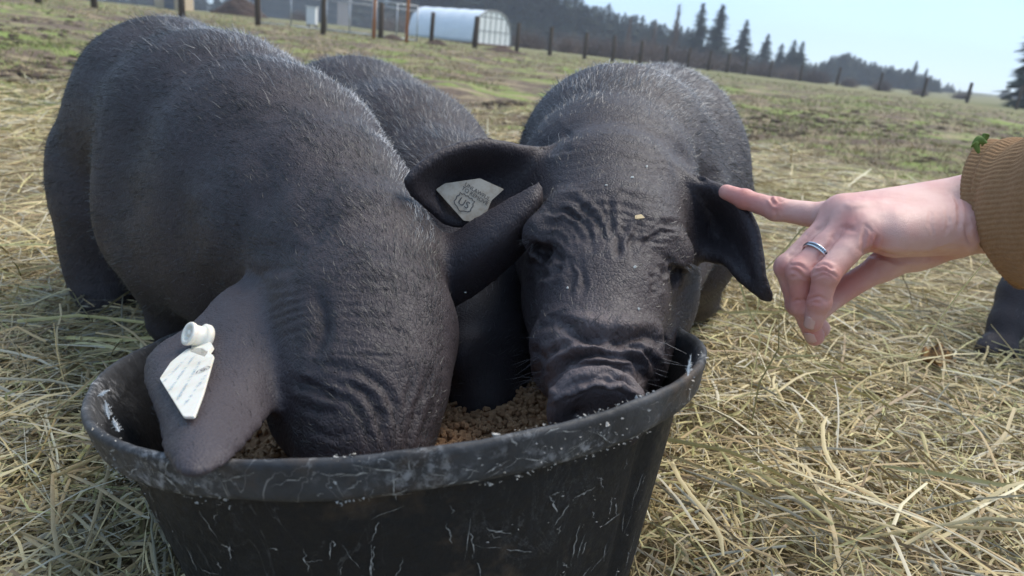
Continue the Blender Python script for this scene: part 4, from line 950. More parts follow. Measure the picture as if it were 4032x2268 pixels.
# ---------------------------------------------------------------- hay
HAY_COL = np.array([(.54, .41, .185), (.58, .475, .25), (.48, .43, .18), (.36, .35, .125), (.47, .43, .33), (.35, .33, .27), (.22, .135, .07), (.40, .27, .12), (.54, .49, .34), (.30, .23, .12)])
HAY_W = np.array([.18, .15, .12, .07, .12, .06, .10, .10, .04, .06])
M_HAY = mat('hay', (.5, .42, .22), .62, .3)
_n = N(M_HAY); _g = _n.noise(60, 3, _n.mapping((1, 1, 1)), .6)
_n.color(_n.mix(_n.math('MULTIPLY', _g, .5), _n.attr(), (.52, .45, .30))); _n.bump(_n.noise(900, 2), .0006, .4)
_n.b.inputs['Transmission Weight'].default_value = 0
def in_tub(p, grow=1.0):
    q = p-TUB_C; z = q@TUB_N; x = q@TUB_X; y = q@TUB_Y
    r = np.hypot(x, y); th = np.arctan2(y, x)
    return (z < .012) & (r < rim_r(th)*tub_wall_r(np.clip(z, -.216, -.002))*grow)
def hay_height(x, y):
    z = ground_z(x, y)
    b = .035*hash_noise(x*3.1, y*3.1, 11)+.025*hash_noise(x*8, y*8, 12)
    return z+b*smooth01(6.5, 3, np.hypot(x, y))
def strand_set(x, y, z, L, wd, yaw, tilt, rg, col, nseg=3):
    n = len(x); f = np.stack([np.cos(yaw)*np.cos(tilt), np.sin(yaw)*np.cos(tilt), np.sin(tilt)], -1)
    P_ = [np.stack([x, y, z], -1)]; d = f.copy()
    for i in range(nseg):
        P_.append(P_[-1]+d*(L/nseg)[:, None])
        kink = (rg.random(n) < .18)[:, None]*rg.normal(size=(n, 3))*.7
        d = d+rg.normal(size=(n, 3))*np.array([.09, .09, .07])+kink*np.array([1, 1, .5])
        d[:, 2] -= .05+.5*np.maximum(0, d[:, 2])*.5
        d /= np.linalg.norm(d, axis=1)[:, None]
    roll = rg.normal(size=(n, 3))*.6+np.array([0, 0, 1.0]); V = []; 
    for i, p in enumerate(P_):
        t = P_[min(i+1, nseg)]-P_[max(i-1, 0)]; s = np.cross(t, roll); s /= np.maximum(np.linalg.norm(s, axis=1), 1e-9)[:, None]
        up = np.cross(s, t); up /= np.maximum(np.linalg.norm(up, axis=1), 1e-9)[:, None]
        w_ = (wd/2*(1 if i < nseg else .45))[:, None]
        V += [p-s*w_-up*w_*.12, p+up*w_*.22, p+s*w_-up*w_*.12]
    V = np.stack(V, 1); m_ = V.shape[1]; F = []
    for i in range(nseg): F += [(3*i, 3*i+1, 3*i+4, 3*i+3), (3*i+1, 3*i+2, 3*i+5, 3*i+4)]
    F = np.array(F)[None]+(np.arange(n)*m_)[:, None, None]
    return V, F, col
def build_hay():
    rg = np.random.default_rng(21)
    def colors(n, d):
        ci = rg.choice(len(HAY_COL), n, p=HAY_W/HAY_W.sum()); return HAY_COL[ci]*rg.uniform(.72, 1.18, n)[:, None]
    VV = []; FF = []; CC = []; off = 0
    def batch(n, r0, r1, Lr, Wr, zmax, tl, fac=1.0, dens=None):
        nonlocal off
        r = r0*(r1/r0)**rg.random(n) if dens is None else np.sqrt(rg.uniform(r0*r0, r1*r1, n))
        a = rg.uniform(-.86, .86, n); x = r*np.sin(a); y = r*np.cos(a)
        z = hay_height(x, y)+zmax*rg.random(n)**1.6-.004
        L = rg.uniform(*Lr, n)*rg.uniform(.6, 1.2, n); wd = np.exp(rg.uniform(np.log(Wr[0]), np.log(Wr[1]), n)); yaw = rg.uniform(0, 2*np.pi, n); tilt = rg.normal(size=n)*tl+.04
        V, F, c = strand_set(x, y, z, L, wd, yaw, tilt, rg, colors(n, r))
        bad = in_tub(V.reshape(-1, 3), 1.0).reshape(n, -1).any(1)
        # keep under-ground tails and clumps off the camera
        bad |= (V[..., 2].max(1) > .20) | (np.linalg.norm(V-EYE, axis=2).min(1) < .22)
        if r1 > 3: # the hay thins out towards the paddock in ragged patches
            keep = hash_noise(x*1.1+7, y*1.1, 15)+.35*hash_noise(x*3, y*3, 16) > .1+1.05*smooth01(2.6, 7.5, r+x*.12)
            bad |= ~keep
        ok = ~bad; V = V[ok]; c = c[ok]; n2 = len(V); m_ = V.shape[1]
        F = F[0]-F[0].min()
        VV.append(V.reshape(-1, 3)); FF.append((F[None]+(np.arange(n2)*m_)[:, None, None]+off).reshape(-1, 4)); CC.append(np.repeat(c, m_, axis=0)); off += n2*m_
    batch(24000, .35, 1.6, (.05, .17), (.0011, .0033), .040, .16, dens=1)
    batch(15000, .35, 1.6, (.015, .06), (.0008, .0038), .045, .35, dens=1)
    batch(14000, .35, 1.5, (.004, .018), (.0008, .003), .048, .5, dens=1)
    batch(19000, 1.4, 3.2, (.06, .20), (.0014, .0036), .045, .16, dens=1)
    batch(16000, 2.8, 8.0, (.10, .28), (.003, .007), .035, .12)
    o = link('hay_bedding', mesh_np('hay_bedding', np.concatenate(VV), np.concatenate(FF), True, np.concatenate(CC)), M_HAY)
    HB = o; tag(o, 'loose pale hay strewn thick over the ground round the tub', 'hay', None, 'stuff')
    # the longest, broadest stems and blades lying on top, each its own piece
    bases = []
    for s in range(24):
        L = rg.uniform(.12, .30); wd = rg.uniform(.0016, .0036) if s % 4 else rg.uniform(.0034, .0048)
        c = HAY_COL[rg.choice(len(HAY_COL), p=HAY_W/HAY_W.sum())]*rg.uniform(.8, 1.2)
        V, F, _ = strand_set(np.array([-L/2]), np.zeros(1), np.zeros(1), np.array([L]), np.array([wd]), np.zeros(1), np.array([.06]), rg, None, 6)
        me = mesh_np('hay_stem', V[0], F.reshape(-1, 4), True, np.repeat(c[None], len(V[0]), 0)); me.materials.append(M_HAY); bases.append(me)
    spots = []
    while len(spots) < 260:
        u = rg.uniform(0, 4032); v = rg.uniform(1000, 2330)
        if not (u < 900 or u > 2300): continue
        p = G(u, v, .03)
        if p[1] > 1.4: continue
        yaw = rg.uniform(0, 6.28); k = len(spots) % 24; L = .16
        ends = np.array([p+np.array([math.cos(yaw), math.sin(yaw), .1])*s*L for s in (-1, -.5, 0, .5, 1)])
        if in_tub(ends, 1.03).any() or np.linalg.norm(ends-EYE, axis=1).min() < .3: continue
        o = bpy.data.objects.new('hay_stem', bases[k]); COL.objects.link(o); o.parent = HB
        o.location = (p[0], p[1], hay_height(p[0], p[1])+.035+rg.uniform(0, .018)); o.rotation_euler = (rg.normal()*.1, rg.normal()*.13, yaw); spots.append(o)
build_hay()
# ---------------------------------------------------------------- paddock tufts and clods
def build_grass():
    rg = np.random.default_rng(31); V = []; F = []; C = []; c = 0
    n = 46000
    r = 3.2*(38/3.2)**rg.random(n); a = rg.uniform(-.80, .80, n); x = r*np.sin(a); y = r*np.cos(a)
    dens = hash_noise(x*.55, y*.8, 41)+.5*hash_noise(x*2, y*2, 42); keep = dens > .62; x, y, r = x[keep], y[keep], r[keep]; n = len(x); z = ground_z(x, y)
    kind = hash_noise(x*.4+9, y*.6, 43)+.25*rg.normal(size=n)
    for k in range(3):
        h = rg.uniform(.012, .035, n)*np.minimum(1+.02*r, 2); wd = .0012+.0006*r; yaw = rg.uniform(0, 6.28, n); ln = rg.normal(size=(n, 2))*.03
        dx, dy = np.cos(yaw)*wd, np.sin(yaw)*wd; ox, oy = rg.normal(size=n)*.02, rg.normal(size=n)*.02
        q = np.stack([np.stack([x+ox-dx, y+oy-dy, z-.005], -1), np.stack([x+ox+dx, y+oy+dy, z-.005], -1), np.stack([x+ox+ln[:, 0], y+oy+ln[:, 1], z+h], -1)], 1)
        V.append(q.reshape(-1, 3)); F.append(np.arange(3*n).reshape(-1, 3)+c); c += 3*n
        col = np.where((kind > .34)[:, None], np.array([.36, .28, .165]), np.array([.23, .26, .085]))*rg.uniform(.6, 1.35, n)[:, None]; C.append(np.repeat(col, 3, 0))
    M = mat('turf', (.1, .12, .04), .7, .25); q = N(M); q.color(q.attr())
    o = link('paddock_grass', mesh_np('paddock_grass', np.concatenate(V), np.concatenate(F), True, np.concatenate(C)), M); tag(o, 'short green and straw coloured grass over the paddock', 'grass', None, 'stuff')
    # muddy clods
    V = []; F = []; c = 0; MC = mat('mud_clod', (.06, .042, .03), .95, .2); q = N(MC); q.color(q.mix(q.noise(20, 4), (.035, .025, .019), (.13, .095, .07)))
    spots = [(-20, 330, 120, 205), (-20, 300, 230, 330), (2950, 3420, 430, 490), (3420, 4030, 470, 560), (2880, 3350, 500, 540), (1900, 2060, 400, 430)]
    for i in range(760):
        if i < 420:
            u0, u1, v0, v1 = spots[rg.integers(len(spots))]; q = G(rg.uniform(u0, u1), rg.uniform(v0, v1)); x, y = q[0], q[1]; r = math.hypot(x, y)
        else:
            r = 3.2*(24/3.2)**rg.random(); a = rg.uniform(-.78, .78); x, y = r*math.sin(a), r*math.cos(a)
            if hash_noise(np.array([x*.45+2]), np.array([y*.9]), 44)[0] < .55: continue
        if r > 26: continue
        s = rg.uniform(.015, .05)*(1+.03*r); z = float(ground_z(x, y))
        d = rg.normal(size=(9, 3)); d /= np.linalg.norm(d, axis=1)[:, None]; d[:, 2] = np.abs(d[:, 2])*.55
        b = bmesh.new(); [b.verts.new(v) for v in d]; bmesh.ops.convex_hull(b, input=b.verts); b.verts.ensure_lookup_table(); b.verts.index_update()
        V += [(x+v.co.x*s*1.5, y+v.co.y*s, z+v.co.z*s-.005) for v in b.verts]; F += [tuple(v.index+c for v in f.verts) for f in b.faces]; c += len(b.verts); b.free()
    o = link('mud_clods', mesh_np('mud_clods', np.array(V), np.array([f for f in F if len(f) == 3])), MC); tag(o, 'churned dark mud clods scattered over the paddock', 'mud', None, 'stuff')
build_grass()

# ---------------------------------------------------------------- fence of wooden posts and wire
def wood(name, a, b, sc=30):
    M = mat(name, a, .9, .2); n = N(M); n.color(n.mix(n.noise(sc, 5, n.mapping((1, 1, .12)), .65), a, b)); n.bump(n.noise(sc*2, 4, n.mapping((1, 1, .1))), .01, .6); return M
M_POST = wood('weathered_post', (.045, .033, .024), (.115, .085, .062))
M_WIRE = mat('fence_wire', (.30, .30, .30), .5, .5, Metallic=.6)
def build_fence():
    root = empty('wire_fence', post_pts[0], 'wire fence on weathered wooden posts along the far side of the paddock', 'fence')
    rg = random.Random(12); tops = []
    for i, p in enumerate(post_pts):
        mb = MB(); w_ = .086+rg.uniform(-.008, .012); lean = (rg.uniform(-.03, .03), rg.uniform(-.03, .03)); H = POST_H*rg.uniform(.96, 1.05)
        b = np.array([p[0], p[1], float(ground_z(p[0], p[1]))])
        mb.tube([b+np.array([0, 0, -.3]), b+np.array([lean[0]*.5, lean[1]*.5, H*.5]), b+np.array([lean[0], lean[1], H]), b+np.array([lean[0], lean[1], H+.015])], [w_*1.08, w_, w_*.96, w_*.8], 10)
        o = mb.build('post', M_POST, root, True); tops.append(b)
    for k in range(5):
        z = .18+.2*k
        for a, b in zip(tops[:-1], tops[1:]):
            mb = MB(); mb.tube([a+np.array([0, -.075, z]), (a+b)/2+np.array([0, -.075, z-.012]), b+np.array([0, -.075, z])], .0013, 4); mb.build('wire', M_WIRE, root)
build_fence()
# tall rust-orange poles at the pen gate
M_OR = wood('orange_pole', (.36, .13, .05), (.50, .22, .10), 12)
for (u, v), u2, lb in (((1471, 157), 1482, 'thin orange gate pole beside the mesh pen panel'), ((1600, 168), 1608, 'thin orange pole standing between the pen and the hoop house')):
    d = 23.5; b = P(u, v, d); t = P(u2, -260, d); mb = MB(); b2 = np.array([b[0], b[1], float(ground_z(b[0], b[1]))-.1])
    mb.tube([b2, (b2+np.array([b[0], b[1], t[2]]))/2+np.array([.01, 0, 0]), np.array([b[0]+.02, b[1], t[2]])], [.052, .048, .045], 10); mb.tube([np.array([b[0]+.02, b[1], t[2]]), np.array([b[0]+.02, b[1], t[2]+.02])], [.052, .03], 10)
    o = mb.build('gate_pole', M_OR, None, True); tag(o, lb, 'pole')
# mesh pen of galvanised panels
M_GALV = mat('galvanised', (.42, .43, .44), .45, .5, Metallic=.5)
def pen_panel(p, q, H, lb):
    root = empty('pen_panel', p, lb, 'panel', 'wire mesh pen panels'); p = np.array(p); q = np.array(q); up = np.array([0, 0, H]); 
    for a, b in ((p, p+up), (q, q+up), ((p+q)/2, (p+q)/2+up)):
        mb = MB(); mb.tube([a, b], .026, 8); mb.build('upright', M_GALV, root, True)
    for z in (.06, H*.86, H):
        mb = MB(); mb.tube([p+np.array([0, 0, z]), q+np.array([0, 0, z])], .024, 8); mb.build('rail', M_GALV, root, True)
    mb = MB(); n = int(np.linalg.norm(q-p)/.11)
    for i in range(1, n): a = p+(q-p)*i/n; mb.tube([a+np.array([0, .01, .06]), a+np.array([0, .01, H])], .0035, 3, False)
    for i in range(1, 14): mb.tube([p+np.array([0, .01, H*i/14]), q+np.array([0, .01, H*i/14])], .0035, 3, False)
    o = mb.build('mesh_infill', M_GALV, root); tag(o, kind='stuff')
def gpt(u, v, d): 
    b = P(u, v, d); return np.array([b[0], b[1], float(ground_z(b[0], b[1]))])
pen_panel(gpt(1285, 140, 27), gpt(1465, 155, 27), 1.25, 'galvanised wire mesh pen panel left of the orange pole')
pen_panel(gpt(1478, 156, 27), gpt(1640, 168, 27.5), 1.25, 'galvanised wire mesh pen panel between the two orange poles')
pen_panel(gpt(1020, 118, 26.5), gpt(1270, 138, 27), 1.25, 'galvanised wire mesh pen panel behind the white box')
# white box, pale shed, soil heap, dark barn behind the fence
def small_box():
    b = gpt(1228, 135, 30); b[2] = max(b[2], P(1228, 98, 30)[2]-.55); root = empty('white_box', b, 'small white box on legs standing by a fence post', 'box')
    Mw = mat('white_paint', (.72, .72, .70), .6); W_, H = .38, .66; z0 = P(1228, 97, 30)[2]
    mb = MB(); mb.box((b[0], b[1], z0+H/2), (W_, .35, H)); o = mb.build('case', Mw, root); bv = o.modifiers.new('b', 'BEVEL'); bv.width = .02
    mb = MB(); mb.box((b[0], b[1], z0+H+.017), (W_+.05, .42, .03)); mb.build('lid', Mw, root)
    for sx in (-1, 1):
        for sy in (-1, 1): mb = MB(); g = float(ground_z(b[0]+sx*.15, b[1]+sy*.13)); mb.box((b[0]+sx*.15, b[1]+sy*.13, (g+z0)/2-.02), (.04, .04, max(.06, z0-g+.03))); mb.build('leg', M_POST, root)
small_box()
def shed(u0, u1, v0, v1, d, dep, wall, roof, name, lb, cat, overhang=.15, door=None):
    a = P(u0, v1, d); b = P(u1, v1, d); g = min(float(ground_z(a[0], a[1])), float(ground_z(b[0], b[1])), a[2])-.05; top = P((u0+u1)/2, v0, d)[2]
    cx = (a[0]+b[0])/2; W_ = abs(b[0]-a[0]); cy = a[1]+dep/2; root = empty(name, (cx, cy, g), lb, cat)
    mb = MB(); mb.box((cx, cy, (g+top)/2), (W_, dep, top-g)); mb.build('wall', wall, root)
    rise = max(.3, W_*.14); mb = MB(); x0, x1 = cx-W_/2-overhang, cx+W_/2+overhang; y0, y1 = cy-dep/2-overhang, cy+dep/2+overhang; zt = top+.003
    mb.add([(x0, y0, zt), (x1, y0, zt), (x1, y1, zt), (x0, y1, zt), (x0, cy, zt+rise), (x1, cy, zt+rise)], [(0, 1, 5, 4), (2, 3, 4, 5), (0, 4, 3), (1, 2, 5), (0, 3, 2, 1)]); mb.build('roof', roof, root)
    if door:
        mb = MB(); mb.box((cx+W_*.12, cy-dep/2-.02, g+.95), (min(.9, W_*.4), .05, 1.9)); mb.build('door', door, root)
    return root
M_TAN = wood('tan_boards', (.40, .31, .21), (.52, .42, .30), 8); M_GREY = wood('grey_boards', (.10, .105, .12), (.20, .20, .215), 8); M_ROOF = mat('dull_roof', (.12, .12, .13), .7)
shed(610, 705, -150, 45, 34, 1.6, M_TAN, M_ROOF, 'tan_shed', 'pale tan shed behind the fence beyond the pig rump', 'shed', door=M_GREY)
shed(1010, 1330, -20, 92, 75, 6, M_GREY, M_ROOF, 'grey_barn', 'long low grey barn far behind the mesh pen', 'barn', door=M_ROOF)
def heap(name, lb, cat, u, v, d, wpx, hpx, m_, seed, n=900, flat=1.0):
    b = gpt(u, v, d); rg = np.random.default_rng(seed); W_ = px(wpx, d)/2; H = px(hpx, d); V = []; F = []
    th = np.linspace(0, 2*np.pi, 40, endpoint=False); rows = 12
    for j in range(rows):
        t = j/(rows-1); rr = W_*(1-t)**.75*(1+.16*(hash_noise(np.cos(th)*3+seed, np.sin(th)*3+t*4, seed)-.5)); zz = H*(t**.9)+H*.25*(hash_noise(np.cos(th)*4+t*6, np.sin(th)*4, seed+1)-.5)*(t > 0)
        V.append(np.stack([b[0]+rr*np.cos(th), b[1]+rr*.6*np.sin(th), b[2]-.06+zz], -1))
    V = np.concatenate(V); i = np.arange(rows-1)[:, None]*40; k = np.arange(40)[None]; F = np.stack([i+k, i+(k+1) % 40, i+40+(k+1) % 40, i+40+k], -1).reshape(-1, 4)
    o = link(name, mesh_np(name, V, F), m_); tag(o, lb, cat); return o
M_DIRT = mat('dark_soil', (.05, .035, .03), .95, .2); _n = N(M_DIRT); _n.color(_n.mix(_n.noise(4, 5, None, .7), (.03, .02, .018), (.11, .075, .06))); _n.bump(_n.noise(12, 5), .08, .8)
M_BRUSH = mat('brush_pile', (.09, .06, .05), .95, .2); _n = N(M_BRUSH); _n.color(_n.mix(_n.noise(14, 5, _n.mapping((1, 1, 3)), .75), (.045, .03, .026), (.17, .12, .095))); _n.bump(_n.noise(20, 5), .1, .9)
heap('soil_heap', 'dark brown soil heap behind the fence wires', 'heap', 945, 88, 40, 230, 70, M_DIRT, 3)
heap('brush_heap', 'low brown brush heap at the end of the hoop house', 'heap', 1975, 213, 26.5, 250, 30, M_BRUSH, 5)
heap('brush_heap', 'low dark brush heap between the orange poles', 'heap', 1545, 165, 25, 120, 26, M_BRUSH, 6)
heap('brush_heap', 'brown brush heap at the shaded end of the hoop house by a post', 'heap', 1720, 180, 26, 110, 24, M_BRUSH, 8)

# ---------------------------------------------------------------- hoop house
def hoop_house():
    d = 40.0; A = P(1663, 166, d+2.6); B = P(2008, 178, d-2.2)                # near-side ground line seen between the posts
    gl = gpt(1850, 196, 33); ax = np.array([B[0]-A[0], B[1]-A[1], 0]); L = np.linalg.norm(ax); ax /= L; back = np.array([-ax[1], ax[0], 0])
    if back[1] < 0: back = -back
    # the end wall faces right and towards the camera: turn the axis
    ang = R(-38); 
    E0 = P(1935, 176, d); ax = np.array([math.cos(ang), math.sin(ang), 0]); side = np.array([math.sin(-ang), math.cos(ang), 0])
    W_ = 3.1; H = 1.72; Lh = 4.9; z0 = E0[2]-.02
    root = empty('hoop_house', (E0[0], E0[1], z0), 'white plastic covered hoop house with a gridded end wall behind the fence', 'greenhouse')
    film = mat('white_film', (.70, .74, .78), .32, .5); n = N(film); n.color(n.mix(n.noise(1.2, 3), (.62, .68, .75), (.76, .79, .82))); n.bump(n.noise(2.2, 3, n.mapping((.3, 1, 1))), .06, .6)
    def arch(t):                                         # t from 0 to pi, flattened hoop
        return math.copysign(abs(math.cos(t))**.75, math.cos(t)), abs(math.sin(t))**.8
    na = 40; nl = 26; V = []
    for i in range(nl):
        s = -i/(nl-1)*Lh; sag = .018*math.cos(i*2*math.pi/5)
        for k in range(na+1):
            c, h = arch(math.pi*k/na); V.append(np.array([E0[0], E0[1], z0])+ax*s+side*(c*(W_/2+sag))+np.array([0, 0, h*(H+sag)]))
    F = [(i*(na+1)+k, i*(na+1)+k+1, (i+1)*(na+1)+k+1, (i+1)*(na+1)+k) for i in range(nl-1) for k in range(na)]
    o = link('film_cover', mesh_np('film_cover', np.array(V), np.array(F)), film, root); sm = o.modifiers.new('s', 'SOLIDIFY'); sm.thickness = .01
    white = mat('end_panel', (.80, .80, .76), .5); fr = mat('end_frame', (.30, .30, .29), .6)
    O = np.array([E0[0], E0[1], z0])+ax*.012
    def top_at(c):
        return H*max(1e-3, 1-abs(c)**2.6)**(.45)*.985
    cols = 7; xs = np.linspace(-1, 1, cols+1)
    for i in range(cols):                                # each pane of the end wall
        for j in range(3):
            pts = []; zl, zh = j*H*.40, (j+1)*H*.40
            x0, x1 = xs[i]*W_/2+.02, xs[i+1]*W_/2-.02; n_ = 6; lo = []; hi = []
            for q in range(n_+1):
                x = x0+(x1-x0)*q/n_; tp = top_at(x/(W_/2)); a, b = min(zl+.02, tp), min(zh-.02, tp)
                lo.append(O+side*x+np.array([0, 0, a])); hi.append(O+side*x+np.array([0, 0, b]))
            if max((h_-l_)[2] for h_, l_ in zip(hi, lo)) < .03: continue
            Vp = np.array(lo+hi+[p-ax*.01 for p in lo]+[p-ax*.01 for p in hi]); m_ = n_+1
            Fp = [(q, q+1, m_+q+1, m_+q) for q in range(n_)]+[(2*m_+q+1, 2*m_+q, 3*m_+q, 3*m_+q+1) for q in range(n_)]
            link('end_pane', mesh_np('end_pane', Vp, np.array(Fp), False), white, root)
    for x in xs[1:-1]: mb = MB(); tp = top_at(x); mb.box(O+side*x*W_/2+np.array([0, 0, tp/2])+ax*.01, (.03, .035, tp), np.stack([ax, side, [0, 0, 1]], 1)); mb.build('mullion', fr, root)
    mb = MB(); mb.box(O+np.array([0, 0, H*.40])+ax*.014, (.03, W_*.97, .04), np.stack([ax, side, [0, 0, 1]], 1)); mb.build('rail', fr, root)
    mb = MB(); mb.tube([O+side*arch(math.pi*k/30)[0]*W_/2+np.array([0, 0, arch(math.pi*k/30)[1]*H])+ax*.02 for k in range(31)], .035, 8); mb.build('hoop', fr, root, True)
    g = float(ground_z(E0[0], E0[1])); hb = max(.12, z0-g+.1); MBd = wood('base_board', (.10, .055, .04), (.20, .12, .085), 6)
    for s, o_ in ((1, 'near'), (-1, 'far')): mb = MB(); mb.box(O-ax*Lh/2-side*s*(W_/2+.03)+np.array([0, 0, -hb/2+.04]), (Lh, .06, hb), np.stack([ax, side, [0, 0, 1]], 1)); mb.build('base_board', MBd, root)
    mb = MB(); mb.box(O+ax*.05+np.array([0, 0, -hb/2+.04]), (.06, W_+.1, hb), np.stack([ax, side, [0, 0, 1]], 1)); mb.build('base_board', MBd, root)
hoop_house()

# ---------------------------------------------------------------- trees
M_BARK = wood('bark', (.035, .027, .022), (.09, .07, .055), 6)
M_NEED = mat('needles', (.03, .05, .03), .75, .25); _n = N(M_NEED); _n.color(_n.mix(_n.noise(1.1, 4), (.016, .028, .018), (.050, .070, .038)))
def conifer_mesh(seed, H=10.0, W_=2.2, lev=34, per=13, bare=.05, ragged=.25):
    rg = np.random.default_rng(seed); V = []; F = []; c = 0
    for i in range(lev):
        t = bare+(1-bare)*i/lev; R_ = W_*(1-t)**.85*(1+ragged*rg.normal()*.6)+.10
        for k in range(per if t < .8 else max(4, per-3)):
            a = rg.uniform(0, 6.283); L = R_*rg.uniform(.55, 1.12); z = H*(t+rg.uniform(-.5, .5)/lev); dr = np.array([math.cos(a), math.sin(a), 0]); sd_ = np.array([-dr[1], dr[0], 0])
            up = .25*(t-.3)
            for m_ in range(4):                         # drooping sprays along the branch
                s = (m_+.35)/4; p = np.array([0, 0, z])+dr*L*s+np.array([0, 0, L*(up*s-.42*s*s)]); q = (L*(.42-.12*s)+.14)*rg.uniform(.7, 1.3)
                e = dr*rg.uniform(.6, 1.1)+sd_*rg.normal()*.7; e /= np.linalg.norm(e); f_ = np.cross(e, [0, 0, 1]); dz = np.array([0, 0, -q*rg.uniform(.25, .6)])
                V += [p-e*q*.25, p+f_*q*.5+dz*.7, p+e*q+dz, p-f_*q*.5+dz*.7]; F.append((c, c+1, c+2, c+3)); c += 4
    return mesh_np('crown', np.array(V), np.array(F), False)
def trunk_mesh(H=10.0, r=.16):
    mb = MB(); mb.tube([(0, 0, -.3), (0, 0, H*.3), (.02, 0, H*.7), (0, 0, H*.985)], [r*1.2, r, r*.55, r*.08], 8); return mb.mesh('trunk', True)
CON = [conifer_mesh(s, W_=w_, lev=l_, ragged=rg_) for s, w_, l_, rg_ in ((1, 1.55, 40, .2), (2, 2.0, 36, .3), (3, 2.7, 30, .35), (4, 1.8, 34, .3))]; TRK = trunk_mesh()
for me in CON: me.materials.append(M_NEED)
TRK.materials.append(M_BARK)
def conifer(u, vtop, d, kind, lb, wscale=1.0, group=None):
    t = P(u, vtop, d); g = float(ground_z(t[0], t[1])); H = t[2]-g; s = H/10.0
    root = bpy.data.objects.new('conifer_tree', None); COL.objects.link(root); root.location = (t[0], t[1], g); root.scale = (s*wscale, s*wscale, s); root.rotation_euler = (0, 0, u*.37); tag(root, lb, 'tree', group)
    for nm, me in (('trunk', TRK), ('crown', CON[kind])): o = bpy.data.objects.new(nm, me); COL.objects.link(o); o.parent = root
    return root
conifer(2772, 8, 100, 0, 'tall slim dark conifer next to the leafless tall tree', 1.8); conifer(2848, 14, 96, 0, 'tallest full conifer, middle of three spires above the fence', 2.1); conifer(2944, 74, 100, 1, 'slim conifer spire, shortest of the three tall ones', 1.6)
conifer(3028, 130, 104, 1, 'pointed conifer at the start of the clump of four', 1.7); conifer(3082, 168, 106, 3, 'small rounded conifer inside the clump of four', 1.9); conifer(3132, 152, 105, 2, 'bushy conifer inside the clump of four', 1.4); conifer(3164, 158, 104, 2, 'broad conifer ending the clump of four beside open sky', 1.35)
conifer(3612, 238, 135, 0, 'lone thin conifer spire rising from the low far wood', 1.7); conifer(3652, 268, 138, 0, 'shorter thin conifer spire ending the low far wood', 1.7)
# dark spruce at the paddock edge, reaching above the picture
conifer(4330, -330, 44, 1, 'large near dark spruce standing alone past the fence end', 1.15)
def wood_mass(name, lb, spec, seed):
    rg = np.random.default_rng(seed); Vs = []; Fs = []; off = 0; dat = []
    for me in CON:
        v = np.empty(len(me.vertices)*3, np.float32); me.vertices.foreach_get('co', v); f = np.empty(len(me.polygons)*4, np.int32); me.polygons.foreach_get('vertices', f); dat.append((v.reshape(-1, 3), f.reshape(-1, 4)[::2]))
    for u, v, d, ws in spec:
        t = P(u, v, d); g = float(ground_z(t[0], t[1])); s = (t[2]-g)/10.0; V, F = dat[rg.integers(1, 4)]; a = rg.uniform(0, 6.28)
        Rm = np.array([[math.cos(a), -math.sin(a), 0], [math.sin(a), math.cos(a), 0], [0, 0, 1]]); Vn = (V@Rm.T)*np.array([s*ws, s*ws, s])+np.array([t[0], t[1], g])
        Vs.append(Vn); Fs.append(F+off); off += len(V)
    o = link(name, mesh_np(name, np.concatenate(Vs), np.concatenate(Fs), False), M_NEED); tag(o, lb, 'wood', None, 'stuff')
rg_ = np.random.default_rng(77)
def line(u0, u1, pts, d, n, ws, jit=14):
    us = np.linspace(u0, u1, n)+rg_.normal(size=n)*(u1-u0)/n*.3; vs_ = np.interp(us, [p[0] for p in pts], [p[1] for p in pts])+rg_.uniform(-.6, 1.6, n)*jit
    return [(u, v, d+rg_.uniform(-8, 8), ws*rg_.uniform(.8, 1.3)) for u, v in zip(us, vs_)]
wood_mass('conifer_wood', 'dark conifer wood standing behind the hoop house', line(1640, 2760, [(1640, -120), (2200, -70), (2330, 5), (2420, 22), (2520, 60), (2640, 88), (2760, 110)], 125, 95, 2.1, 18)+line(1000, 1650, [(1000, -60), (1650, -90)], 150, 40, 1.7, 30)+line(1900, 2800, [(1900, 30), (2800, 150)], 118, 50, 1.7, 22)+line(-400, 1000, [(-400, -160), (1000, -60)], 160, 50, 1.8, 30), 1)
wood_mass('conifer_wood', 'low bluish conifer wood far off beyond the right fence posts', line(3190, 3700, [(3190, 270), (3290, 215), (3340, 205), (3420, 240), (3560, 268), (3700, 310)], 150, 85, 2.5, 12)+line(2700, 3230, [(2700, 160), (3000, 215), (3230, 250)], 140, 70, 2.2, 20)+line(3650, 4500, [(3650, 345), (3740, 325), (3790, 350), (3900, 375), (3960, 350), (4100, 360), (4500, 400)], 190, 90, 2.6, 10), 2)
# bare shrubs along the far side of the fence
def twig_mesh(seed, n=900, tall=1.0):
    rg = np.random.default_rng(seed); V = []; F = []; c = 0
    for i in range(n):
        a = rg.uniform(0, 6.283); b = np.array([rg.normal()*.35, rg.normal()*.35, 0]); el = rg.uniform(.35, 1.45); L = rg.uniform(.5, 1.05); d = np.array([math.cos(a)*math.cos(el), math.sin(a)*math.cos(el), math.sin(el)*tall])
        p = b+d*L*rg.uniform(0, .35); q = p+d*L*.55+rg.normal(size=3)*.05; r = q+d*L*.4+rg.normal(size=3)*.12; s = np.cross(d, rg.normal(size=3)); s /= np.linalg.norm(s); w_ = .010
        V += [p-s*w_, p+s*w_, q+s*w_*.7, q-s*w_*.7, r+s*.002, r-s*.002]; F += [(c, c+1, c+2, c+3), (c+3, c+2, c+4, c+5)]; c += 6
    return mesh_np('twigs', np.array(V), np.array(F), False)
TW = [twig_mesh(s) for s in (1, 2, 3)]
M_TWIG = mat('bare_twigs', (.15, .11, .095), .85, .2); _n = N(M_TWIG); _n.color(_n.mix(_n.noise(.8, 3), (.105, .075, .062), (.23, .17, .145)))
for me in TW: me.materials.append(M_TWIG)
